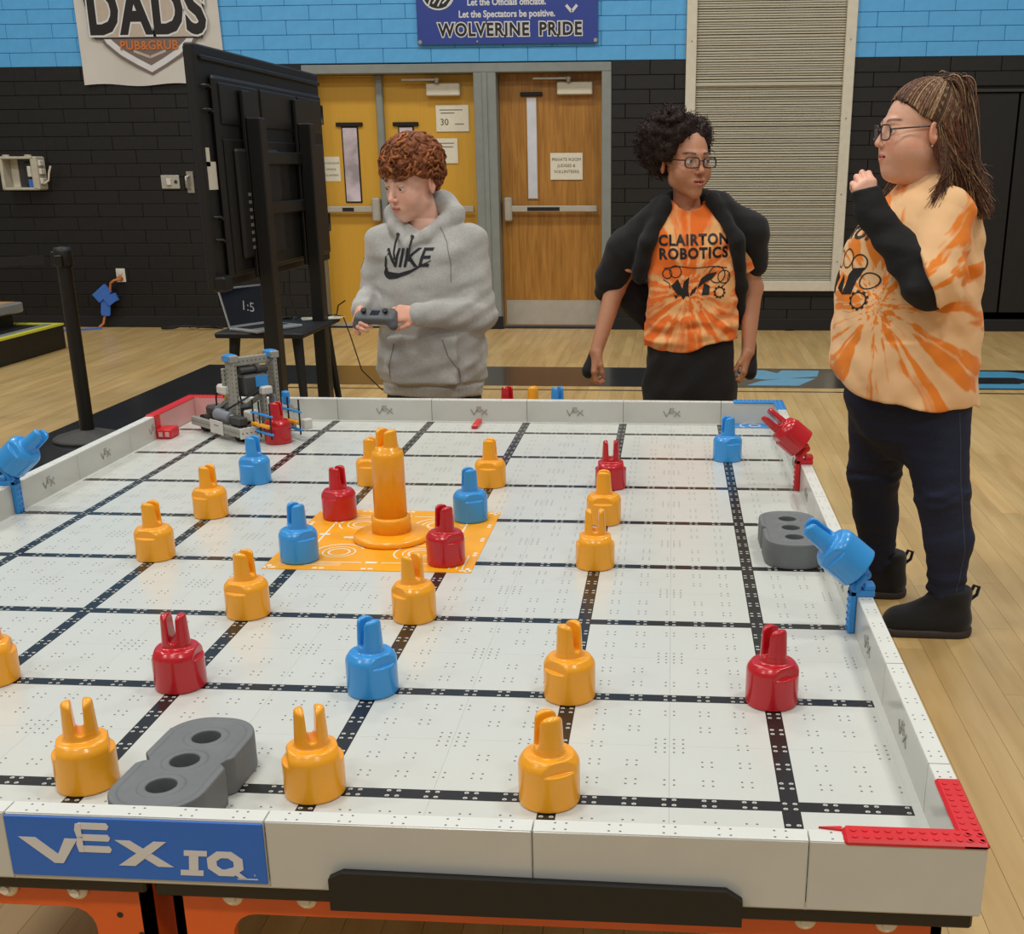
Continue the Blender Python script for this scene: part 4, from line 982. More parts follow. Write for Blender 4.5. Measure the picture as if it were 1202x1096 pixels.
# chassis
for y in (-0.095, 0.085): bar('side_beam', 'rb_grey', (-0.145, y, 0.032), (0.145, y, 0.032), 0.013, 0.026, holes=True)
for x in (-0.135, -0.04, 0.135): bar('cross_beam', 'rb_grey', (x, -0.09, 0.032), (x, 0.085, 0.032), 0.013, 0.020, holes=True)
bar('bumper_plate', 'rb_white', (0.149, -0.10, 0.032), (0.149, -0.045, 0.032), 0.005, 0.032, holes=True)
bar('number_plate', 'rb_white', (-0.02, -0.1035, 0.034), (0.055, -0.1035, 0.034), 0.003, 0.04)
pt_ = bar('number_plate_print', 'ink_grey', (0.005, -0.1054, 0.040), (0.032, -0.1054, 0.040), 0.0006, 0.003)
for x in (-0.105, 0.10):
    for y in (-0.072, 0.062):
        w_ = MB().cyl((x, y-0.011, 0.026), (x, y+0.011, 0.026), 0.026, n=24).build('wheel', 'black_rubber', rb_); MB().cyl((x, y-0.0125, 0.026), (x, y+0.0125, 0.026), 0.012, n=16).build('hub', 'rb_grey', w_)
MB().box(-0.13, -0.03, -0.06, 0.05, 0.045, 0.075, 0.006).build('battery_tray', 'rb_dark', rb_)
MB().cyl((-0.03, -0.07, 0.062), (0.055, -0.07, 0.062), 0.019, n=20).build('air_tank', 'rb_steel', rb_); MB().cyl((0.055, -0.07, 0.062), (0.075, -0.07, 0.062), 0.010, n=14).build('valve', 'rb_white', rb_)
MB().box(0.06, 0.12, -0.085, -0.055, 0.045, 0.072, 0.004).build('motor', 'rb_dark', rb_)
# towers
for y in (-0.055, 0.080):
    for x in (0.035, 0.060): bar('tower_beam', 'rb_grey', (x, y, 0.03), (x, y, 0.235), 0.024, 0.012, holes=True)
    bar('tower_cap', 'rb_grey', (0.02, y, 0.236), (0.075, y, 0.236), 0.026, 0.020, holes=True)
    MB().box(0.028, 0.066, y-0.015, y+0.015, 0.226, 0.248, 0.004).build('blue_cap', 'clip_blue', rb_)
bar('top_beam', 'rb_grey', (0.045, -0.05, 0.224), (0.045, 0.075, 0.224), 0.013, 0.026, holes=True)
bar('top_beam', 'rb_grey', (0.020, -0.065, 0.205), (0.020, -0.065, 0.14), 0.012, 0.012, holes=True)
MB().cyl((0.05, -0.03, 0.195), (0.05, 0.06, 0.195), 0.011, n=16).build('axle_gear', 'rb_dark', rb_)
MB().cyl((0.05, 0.02, 0.195), (0.05, 0.032, 0.195), 0.018, n=18).build('gear', 'rb_dark', rb_)
cbx = MB().box(0.03, 0.085, -0.035, 0.045, 0.125, 0.185, 0.006).build('control_brain', 'rb_dark', rb_)
MB().box(0.085, 0.088, 0.0, 0.04, 0.150, 0.182).build('brain_label', 'clip_blue', cbx); MB().box(0.08, 0.105, 0.01, 0.045, 0.125, 0.150, 0.004).build('sensor', 'rb_white', cbx)
MB().box(-0.02, 0.03, -0.075, -0.045, 0.125, 0.155, 0.006).build('motor', 'rb_white', rb_)
bar('arm_link', 'rb_grey', (0.03, -0.05, 0.12), (-0.08, -0.05, 0.065), 0.012, 0.014, holes=True); bar('arm_link', 'rb_grey', (0.03, 0.06, 0.12), (-0.08, 0.06, 0.065), 0.012, 0.014, holes=True)
bar('slide_rail', 'rb_grey', (0.085, 0.02, 0.02), (0.085, 0.02, 0.125), 0.03, 0.010, holes=True)
bar('slide_plate', 'rb_steel', (0.10, 0.045, 0.055), (0.10, 0.045, 0.125), 0.030, 0.004)
MB().box(0.075, 0.12, -0.045, -0.01, 0.055, 0.085, 0.004).build('bracket', 'rb_white', rb_); bar('white_bracket', 'rb_white', (0.115, -0.028, 0.045), (0.115, -0.028, 0.09), 0.024, 0.006, holes=True)
# claw round the red pin
PX, PY = 0.195, -0.004
for z in (0.032, 0.085):
    for y0 in (-0.052, 0.044): MB().box(0.13, 0.245, y0, y0+0.008, z, z+0.006, 0.0015).build('claw_ring', 'clip_blue', rb_)
for x in (0.14, 0.175, 0.235):
    for y in (-0.048, 0.048): MB().cyl((x, y, 0.02), (x, y, 0.125), 0.0026, n=8).build('claw_rod', 'print_black', rb_)
for y in (-0.047, 0.047): MB().box(0.13, 0.225, y-0.006, y+0.006, 0.05, 0.060, 0.002).build('rubber_pad', 'pin_orange', rb_)
bar('claw_arm', 'rb_grey', (0.12, 0.075, 0.045), (0.215, 0.075, 0.045), 0.010, 0.014, holes=True); MB().box(0.205, 0.225, 0.068, 0.098, 0.03, 0.06, 0.003).build('end_plate', 'rb_white', rb_)
MB().box(0.15, 0.17, 0.044, 0.062, 0.10, 0.14, 0.003).build('claw_block', 'clip_blue', rb_)
# wires
for k, (a_, b_, c_) in enumerate((((-0.09, -0.04, 0.07), (-0.06, -0.06, 0.16), (0.02, -0.06, 0.13)), ((-0.11, 0.0, 0.07), (-0.10, -0.02, 0.15), (0.0, 0.0, 0.15)), ((-0.06, 0.03, 0.07), (-0.04, 0.0, 0.17), (0.05, -0.02, 0.12)), ((0.02, -0.07, 0.08), (0.08, -0.085, 0.10), (0.10, 0.0, 0.14)))):
    P = [Vector(a_)*(1-t)**2+Vector(b_)*2*t*(1-t)+Vector(c_)*t*t for t in np.linspace(0, 1, 12)]; MB().tube(P, 0.0028, 6).build('wire', 'cord_black', rb_)
MB().tube([(-0.07, -0.03, 0.075), (-0.03, -0.05, 0.09), (0.0, -0.055, 0.12)], 0.0032, 6).build('wire', 'reflect_yellow', rb_)
pc = Vector((math.cos(ua)*PX-math.sin(ua)*PY, math.sin(ua)*PX+math.cos(ua)*PY, 0))+Vector((0.224, 2.255, F+0.0005))
pin('red', pc, 1.4, 'red pin held in the blue claw of the robot')
# ------------------------------------------------------------------ people: helpers
from mathutils.bvhtree import BVHTree
def rot(yaw_=0, pitch_=0, roll_=0):
    return np.array((Matrix.Rotation(yaw_, 3, 'Z') @ Matrix.Rotation(pitch_, 3, 'X') @ Matrix.Rotation(roll_, 3, 'Y')))
def xf(prim, R, c, s):
    f, lo, hi = prim; c = np.array(c, float)
    def g(x, y, z):
        X, Y, Z = x-c[0], y-c[1], z-c[2]
        return f(*((R[0, i]*X+R[1, i]*Y+R[2, i]*Z)/s for i in range(3)))*s
    K = np.array([[(lo, hi)[i][0], (lo, hi)[j][1], (lo, hi)[k][2]] for i in (0, 1) for j in (0, 1) for k in (0, 1)])
    W = (K*s) @ R.T + c
    return g, W.min(0), W.max(0)
class Head:
    def __init__(s, c, R, sc=1.0): s.c = np.array(c, float); s.R = R; s.s = sc
    def w(s, p): return tuple(s.c + s.R @ (np.array(p, float)*s.s))
    def local(s, V): return ((np.asarray(V)-s.c) @ s.R)/s.s
    def mat4(s): m = Matrix(s.R.tolist()).to_4x4(); m.translation = s.c; return m @ Matrix.Scale(s.s, 4)
    def sculpt(s, g, full=0.0, mouth=0.0, ear=1.0):
        """full: rounder cheeks and chin; mouth: lips parted"""
        def A(p, k, mode='u'): g.op(xf(p, s.R, s.c, s.s), k*s.s, mode)
        A(ell((0, 0.018, 0.035), (0.073, 0.092, 0.078)), 0.0)
        A(ell((0, -0.024, -0.018), (0.058+0.004*full, 0.066, 0.082)), 0.03)
        for q in (-1, 1):
            A(cone((q*0.040, -0.006, -0.056), (0, -0.067, -0.094), 0.021, 0.0155), 0.022)
            A(ell((q*(0.034+0.004*full), -0.054, -0.037), (0.026+0.004*full, 0.026, 0.028+0.004*full)), 0.024)
        if full > 0.5: A(ell((0, -0.026, -0.058), (0.067, 0.060, 0.056)), 0.035); A(ell((0, -0.030, -0.106), (0.042, 0.048, 0.020)), 0.03)
        A(cone((-0.030, -0.081, 0.019), (0.030, -0.081, 0.019), 0.009, 0.009), 0.014)
        for q in (-1, 1): A(ell((q*0.031, -0.100, -0.001), (0.017, 0.018, 0.0105)), 0.010, 's')
        A(cone((0, -0.085, 0.010), (0, -0.104, -0.027), 0.0068, 0.0092), 0.009)
        A(ell((0, -0.106, -0.031), (0.0098, 0.0092, 0.0082)), 0.005)
        for q in (-1, 1): A(ell((q*0.0115, -0.0955, -0.0345), (0.0066, 0.0085, 0.0062)), 0.004)
        for q in (-1, 1): A(ell((q*0.0055, -0.1045, -0.0405), (0.0028, 0.0035, 0.003)), 0.002, 's')
        A(ell((0, -0.078, -0.064), (0.028, 0.019, 0.020)), 0.014)
        for q in (-1, 1):
            A(cone((q*0.0195, -0.0885, -0.0625), (q*0.004, -0.0970, -0.0575+0.3*mouth), 0.0028, 0.0052), 0.004)
            A(cone((q*0.0185, -0.0880, -0.0650), (0, -0.0960, -0.0690-0.5*mouth), 0.0030, 0.0063), 0.004)
        A(cone((-0.0185, -0.0935, -0.0635), (0.0185, -0.0935, -0.0635), 0.0014+mouth, 0.0014+mouth), 0.002, 's')
        A(cone((0, -0.0995, -0.0640), (0, -0.096, -0.0640), 0.0016+mouth, 0.0016+mouth), 0.003, 's')
        for q in (-1, 1):    # lids round the eyeballs
            e = np.array((q*0.031, -0.0765, 0.0))
            def lid(x, y, z, e=e):
                r = np.sqrt((x-e[0])**2+(y-e[1])**2+(z-e[2])**2)-0.0140
                o = np.maximum(np.abs(z-e[2]+0.0006)-0.0046+0.0022*((x-e[0])/0.012)**2, y-e[1]+0.004)
                return np.maximum(r, -o)
            A((lid, e-0.015, e+0.015), 0.003)
            A(ell((q*0.076, 0.014, -0.006), (0.0090, 0.020*ear, 0.032*ear), rot(q*0.40, -0.15)), 0.005)
            A(ell((q*0.087, 0.011, -0.003), (0.007, 0.0115, 0.019), rot(q*0.40, -0.15)), 0.004, 's')
    def colors(s, V, skin, lip, brow, blush=0.5, browz=0.022):
        P = s.local(V); x, y, z = np.abs(P[:, 0]), P[:, 1], P[:, 2]
        C = np.tile(np.array(lin(skin)), (len(V), 1)); L, B = np.array(lin(lip)), np.array(lin(brow))
        def mixin(m, col_): C[:] = C*(1-m[:, None]) + m[:, None]*np.array(col_)
        sm = lambda v, w: np.clip(v/w+0.5, 0, 1)
        near = (np.abs(P) < 0.14).all(1)
        bl = np.exp(-((x-0.038)/0.020)**2-((z+0.036)/0.022)**2)*sm(-0.030-y, 0.04)*near*blush
        mixin(bl, np.array(lin(skin))*np.array((1.06, 0.72, 0.66)))
        nb = np.exp(-(x/0.014)**2-((z+0.033)/0.014)**2)*(y < -0.09)*near*blush*0.7
        mixin(nb, np.array(lin(skin))*np.array((1.04, 0.74, 0.68)))
        ear_ = sm(x-0.072, 0.008)*(np.abs(z) < 0.045)*near*0.45
        mixin(ear_, np.array(lin(skin))*np.array((1.03, 0.70, 0.62)))
        lm = sm(0.0075+0.002-np.abs(z+0.0635)-0.004*(x/0.02)**2, 0.003)*sm(0.0205-x, 0.004)*(y < -0.084)*near
        mixin(lm*0.85, L)
        ml = np.exp(-((z+0.0637)/0.0016)**2)*(x < 0.0175)*(y < -0.084)*near
        mixin(ml*0.8, L*0.25)
        arch = browz+0.004*np.sin(np.clip((x-0.010)/0.038, 0, 1)*PI*0.8)
        bm = sm(0.0040-np.abs(z-arch)-0.0015*np.clip((x-0.03)/0.02, 0, 1), 0.003)*sm(x-0.013, 0.006)*sm(0.047-x, 0.006)*(y < -0.045)*near
        mixin(bm*0.9, B)
        ly = np.exp(-((z-0.0052)/0.0017)**2)*sm(0.0125-np.abs(x-0.031), 0.003)*(y < -0.075)*near
        mixin(ly*0.75, B*0.6)
        no_ = np.exp(-((x-0.0055)/0.003)**2-((z+0.0405)/0.0025)**2)*(y < -0.09)*near
        mixin(no_*0.7, np.array(lin(skin))*0.25)
        return C
def eye_material(name, iris):
    m = bpy.data.materials.new(name); m.use_nodes = True; nt = m.node_tree; b = nt.nodes['Principled BSDF']; b.inputs['Roughness'].default_value = 0.12
    tc = nn(nt, 'ShaderNodeTexCoord'); sp = nn(nt, 'ShaderNodeSeparateXYZ'); nt.links.new(tc.outputs['Object'], sp.inputs[0])
    cr = nn(nt, 'ShaderNodeValToRGB'); e = cr.color_ramp; e.interpolation = 'CONSTANT'
    e.elements[0].position = 0.0; e.elements[0].color = (0.01, 0.008, 0.008, 1); e.elements[1].position = 0.10; e.elements[1].color = (*lin(iris), 1)
    w_ = e.elements.new(0.30); w_.color = (*lin((214, 206, 198)), 1)
    mr = nn(nt, 'ShaderNodeMapRange'); mr.inputs[1].default_value = -0.0118; mr.inputs[2].default_value = -0.004
    nt.links.new(sp.outputs[1], mr.inputs[0]); nt.links.new(mr.outputs[0], cr.inputs[0]); nt.links.new(cr.outputs[0], b.inputs['Base Color'])
    MATS[name] = m; return m
def sphere_mesh(name, r, n=20):
    mb = MB(); mb.lathe([(max(r*math.sin(t), 1e-5), -r*math.cos(t)) for t in np.linspace(0, PI, n)], 24)
    me = bpy.data.meshes.new(name); me.from_pydata(mb.v, [], mb.f); me.polygons.foreach_set('use_smooth', [True]*len(mb.f)); return me
def eyes(H, person, m, gaze=(0, 0)):
    for q in (-1, 1):
        o = link('eye', sphere_mesh('eye', 0.0118), m, person)
        o.matrix_local = H.mat4() @ Matrix.Translation((q*0.031, -0.0765, 0)) @ Matrix.Rotation(gaze[0], 4, 'Z') @ Matrix.Rotation(gaze[1], 4, 'X')
def glasses(H, name, label, m, person_loc, w=0.0245, h=0.0155, zc=-0.004, r=0.0016):
    t = thing(name, label, 'glasses', person_loc)
    M4 = H.mat4()
    def ring(q):
        P = []
        for k in range(29):
            a = 2*PI*k/28; ca, sa = math.cos(a), math.sin(a)
            x = q*0.0325+w*math.copysign(abs(ca)**0.55, ca); z = zc+h*math.copysign(abs(sa)**0.55, sa); P.append((x, -0.1035+0.35*(abs(x)-0.012)**2*8+0.02*max(0, abs(x)-0.03), z))
        return P
    for q in (-1, 1):
        P = ring(q); o = MB().tube(P, r, 6, caps=False).build('rim', m, t); o.matrix_local = M4
        c_ = (q*0.0325, sum(p[1] for p in P)/len(P), zc); fan = MB(); fan.add([c_]+P[:-1], [(0, k+1, (k+1) % 28+1) for k in range(28)], True); fan.add([(x, y+0.0008, z) for x, y, z in [c_]+P[:-1]], [(0, (k+1) % 28+1, k+1) for k in range(28)], True)
        l_ = fan.build('lens', 'lens_glass', t); l_.matrix_local = M4
        o = MB().tube([(q*0.0565, -0.098, zc+0.008), (q*0.066, -0.088, zc+0.008), (q*0.0745, -0.045, zc+0.010), (q*0.0775, 0.0, zc+0.012), (q*0.079, 0.02, zc+0.006)], r*1.1, 6).build('temple_arm', m, t); o.matrix_local = M4
    o = MB().tube([(-0.0095, -0.1045, zc+0.004), (0, -0.1085, zc+0.006), (0.0095, -0.1045, zc+0.004)], r, 6).build('bridge', m, t); o.matrix_local = M4
    return t
def unit(v): v = np.array(v, float); return v/np.linalg.norm(v)
def hand(g, W, d, n, side=1, size=1.0, curls=((0.3, 0.5, 0.3),)*4, spread=0.05, thumb=None, fine=0.004):
    """palm with five separate fingers; d = wrist to knuckles, n = back of the hand, side*(d x n) = thumb side"""
    W = np.array(W, float); d = unit(d); n = np.array(n, float); n = unit(n-d*(n @ d)); a = np.cross(d, n)*side; s = size
    offs = (0.027, 0.0095, -0.008, -0.0245); lens = ((0.038, 0.024, 0.019), (0.042, 0.027, 0.020), (0.039, 0.025, 0.019), (0.030, 0.019, 0.017)); kn = (0.080, 0.083, 0.079, 0.072)
    for i in range(4):
        K = W+d*kn[i]*s+a*offs[i]*s
        g.op(cone(W+a*offs[i]*0.55*s+d*0.004, K, 0.0145*s, 0.0115*s), 0.012)
        p = K; ph = 0.0; sd = spread*(1.5-i)
        for j in range(3):
            ph += curls[i % len(curls)][j]; dr = unit((d*math.cos(sd)+a*math.sin(sd))*math.cos(ph)-n*math.sin(ph)); q_ = p+dr*lens[i][j]*s
            ra = (0.0092, 0.0082, 0.0074)[j]*s; rb2 = (0.0082, 0.0074, 0.0062)[j]*s; f_ = 0.92 if i == 3 else 1
            g.op(cone(p, q_, ra*f_, rb2*f_), fine if j else 0.006); p = q_
    if thumb is None: thumb = ((0.55, 0.75, -0.35), (0.80, 0.45, -0.30), (0.95, 0.15, -0.2))
    p = W+d*0.018*s+a*0.020*s-n*0.004*s; th = (0.036, 0.030, 0.024)
    for j in range(3):
        v = thumb[j]; dr = unit(d*v[0]+a*v[1]+n*v[2]); q_ = p+dr*th[j]*s
        g.op(cone(p, q_, (0.0150, 0.0108, 0.0095)[j]*s, (0.0108, 0.0095, 0.0078)[j]*s), 0.010 if j == 0 else fine); p = q_
def folds(seed, n, amp, freq, anis=(1, 1, 1)):
    r = np.random.default_rng(seed); D = r.normal(size=(n, 3))*np.array(anis); D /= np.linalg.norm(D, axis=1)[:, None]; ph = r.uniform(0, 6.28, n); fr = freq*r.uniform(0.6, 1.5, n); W_ = r.normal(size=(n, 3))*7
    def f(x, y, z):
        o = 0
        for i in range(n):
            wv = 0.9*np.sin(W_[i, 0]*x+W_[i, 1]*y+W_[i, 2]*z+ph[i]*2)
            v = np.sin(fr[i]*(D[i, 0]*x+D[i, 1]*y+D[i, 2]*z)+wv*2.2+ph[i]); o = o+np.sign(v)*np.abs(v)**1.4
        return amp*o/math.sqrt(n)
    return f
def wrap_print(name, me, V, Fq, origin, right, upv, parent, m, lift=0.0016, twist=0.0, cuts=1):
    """lay a flat mesh onto a cloth surface"""
    bm = bmesh.new(); bm.from_mesh(me); bmesh.ops.triangulate(bm, faces=bm.faces[:])
    for _ in range(cuts): bmesh.ops.subdivide_edges(bm, edges=[e for e in bm.edges if e.calc_length() > 0.006], cuts=1); bmesh.ops.triangulate(bm, faces=[f for f in bm.faces if len(f.verts) > 3])
    right = Vector(right).normalized(); upv = Vector(upv).normalized(); d = -right.cross(upv); o0 = Vector(origin)   # d points into the body
    bvh = BVHTree.FromPolygons([tuple(v) for v in V], [tuple(int(i) for i in f) for f in Fq])
    for v in bm.verts:
        u_, w_ = v.co.x*math.cos(twist)-v.co.y*math.sin(twist), v.co.x*math.sin(twist)+v.co.y*math.cos(twist)
        p = o0+right*u_+upv*w_; hit = bvh.ray_cast(p-d*0.35, d, 0.9)
        v.co = (hit[0]-d*lift) if hit[0] is not None else p
    bm.to_mesh(me); bm.free(); me.update()
    return link(name, me, m, parent)
def flat_mesh(polys):
    mb = MB()
    for P in polys: mb.add([(x, y, 0) for x, y in P], [tuple(range(len(P)))])
    me = bpy.data.meshes.new('print'); me.from_pydata(mb.v, [], mb.f); return me
def ring_poly(cx, cy, r, w, n=20, teeth=0):
    out = []
    for k in range(n):
        a, b = 2*PI*k/n, 2*PI*(k+1)/n; e = (w*1.3 if teeth and k % 2 else 0)
        out.append([(cx+(r-w/2)*math.cos(a), cy+(r-w/2)*math.sin(a)), (cx+(r+w/2+e)*math.cos(a), cy+(r+w/2+e)*math.sin(a)), (cx+(r+w/2+e)*math.cos(b), cy+(r+w/2+e)*math.sin(b)), (cx+(r-w/2)*math.cos(b), cy+(r-w/2)*math.sin(b))])
    return out
def thick(pts, w):
    out = []
    for (x0, y0), (x1, y1) in zip(pts, pts[1:]):
        d = math.hypot(x1-x0, y1-y0) or 1; a, b = -(y1-y0)/d*w/2, (x1-x0)/d*w/2
        out.append([(x0-a, y0-b), (x1-a, y1-b), (x1+a, y1+b), (x0+a, y0+b)])
    return out
def strands(name, curves, m, parent, r0, r1, cols, n=4):
    """many tapered hair strands joined into one mesh with a tint per strand"""
    mb = MB(); C = []
    for P, c in zip(curves, cols):
        k = len(mb.v); mb.tube(P, r0, n, r1, caps=False); C += [c]*(len(mb.v)-k)
    o = mb.build(name, m, parent)
    o.data.color_attributes.new('tint', 'FLOAT_COLOR', 'POINT').data.foreach_set('color', [v for c in C for v in (*c, 1.0)])
    return o
def cloth(name, g, m, parent, cols=None, smooth=1):
    V, Q_ = g.mesh(smooth); return link(name, np_mesh(name, V, Q_), m, parent), V, Q_
def tie_dye(name, c, k, light=(238, 192, 138), dark=(232, 124, 34), thr=(0.50, 0.60), plane='xz', rad=2.2, warp=0.05):
    m = bpy.data.materials.new(name); m.use_nodes = True; nt = m.node_tree; b = nt.nodes['Principled BSDF']; MATS[name] = m
    b.inputs['Roughness'].default_value = 0.85; b.inputs['Sheen Weight'].default_value = 0.1
    tc = nn(nt, 'ShaderNodeTexCoord'); sb = nn(nt, 'ShaderNodeVectorMath', operation='SUBTRACT'); sb.inputs[1].default_value = c; nt.links.new(tc.outputs['Object'], sb.inputs[0])
    fl_ = nn(nt, 'ShaderNodeVectorMath', operation='MULTIPLY'); fl_.inputs[1].default_value = (1, 0.35, 1); nt.links.new(sb.outputs[0], fl_.inputs[0])
    wn = nn(nt, 'ShaderNodeTexNoise'); wn.inputs['Scale'].default_value = 9; wn.inputs['Detail'].default_value = 3; nt.links.new(tc.outputs['Object'], wn.inputs['Vector'])
    wa = nn(nt, 'ShaderNodeVectorMath', operation='MULTIPLY_ADD'); wa.inputs[1].default_value = (warp,)*3; nt.links.new(wn.outputs['Color'], wa.inputs[0]); nt.links.new(fl_.outputs[0], wa.inputs[2])
    ln = nn(nt, 'ShaderNodeVectorMath', operation='LENGTH'); nt.links.new(fl_.outputs[0], ln.inputs[0])
    nr = nn(nt, 'ShaderNodeVectorMath', operation='NORMALIZE'); nt.links.new(wa.outputs[0], nr.inputs[0])
    sc_ = nn(nt, 'ShaderNodeVectorMath', operation='SCALE'); sc_.inputs['Scale'].default_value = k; nt.links.new(nr.outputs[0], sc_.inputs[0])
    mu = nn(nt, 'ShaderNodeMath', operation='MULTIPLY'); mu.inputs[1].default_value = rad; nt.links.new(ln.outputs['Value'], mu.inputs[0])
    cb_ = nn(nt, 'ShaderNodeCombineXYZ'); nt.links.new(mu.outputs[0], cb_.inputs[1])
    ad = nn(nt, 'ShaderNodeVectorMath', operation='ADD'); nt.links.new(sc_.outputs[0], ad.inputs[0]); nt.links.new(cb_.outputs[0], ad.inputs[1])
    no = nn(nt, 'ShaderNodeTexNoise'); no.inputs['Scale'].default_value = 1.0; no.inputs['Detail'].default_value = 2.5; nt.links.new(ad.outputs[0], no.inputs['Vector'])
    cr = nn(nt, 'ShaderNodeValToRGB'); e = cr.color_ramp; e.elements[0].position = thr[0]; e.elements[0].color = (*lin(light), 1); e.elements[1].position = thr[1]; e.elements[1].color = (*lin(dark), 1)
    nt.links.new(no.outputs[0], cr.inputs[0]); nt.links.new(cr.outputs[0], b.inputs['Base Color'])
    wv = nn(nt, 'ShaderNodeTexNoise'); wv.inputs['Scale'].default_value = 260; nt.links.new(tc.outputs['Object'], wv.inputs['Vector'])
    bp = nn(nt, 'ShaderNodeBump'); bp.inputs['Strength'].default_value = 0.08; bp.inputs['Distance'].default_value = 0.002; nt.links.new(wv.outputs[0], bp.inputs['Height']); nt.links.new(bp.outputs[0], b.inputs['Normal'])
    return m
def sneaker(g, heel, toe, w=0.042):
    h_, t_ = np.array(heel, float), np.array(toe, float); m_ = (h_+t_)/2
    g.op(cone(h_+(0, 0, 0.045), t_+(0, 0, 0.036), w, w*0.92, ((0, 0, 1), 0.95)), 0.01); g.op(cone(h_+(0, 0, 0.05), h_*0.8+t_*0.2+(0, 0, 0.10), w*0.95, w*0.9), 0.03)
    g.every(lambda x, y, z: -z+0*x+0*y, 0.004)
mat('skin', (225, 180, 160), 0.5, 0.03, 60, attr='tint', sss=0.08)
mat('hair', (90, 50, 30), 0.6, 0.25, 120, attr='tint', bump=0.15, spec=0.22)
mat('lens_glass', (230, 235, 238), 0.05, 0.0, 10, alpha=0.05, spec=0.15)
mat('glasses_dark', (40, 24, 28), 0.3, 0.05, 40)
mat('fleece_grey', (176, 176, 172), 0.95, 0.07, 160, bump=0.12, sheen=0.2)
mat('fleece_seam', (130, 130, 126), 0.95, 0.05, 100)
mat('cloth_black', (17, 16, 17), 0.9, 0.12, 90, bump=0.1, sheen=0.08)
mat('knit_black', (17, 17, 19), 0.85, 0.12, 140, bump=0.12)
mat('denim', (22, 31, 58), 0.8, 0.16, 120, bump=0.12)
mat('denim_thread', (58, 66, 88), 0.8, 0.08, 120)
mat('suede_black', (20, 19, 19), 0.92, 0.12, 120, bump=0.1, sheen=0.15)
mat('sole', (58, 50, 46), 0.8, 0.08, 60)
mat('shoe_dark', (40, 40, 44), 0.6, 0.08, 60)
mat('controller_grey', (86, 90, 94), 0.45, 0.05, 40)
mat('print_fabric', (40, 40, 44), 0.85, 0.06, 120)
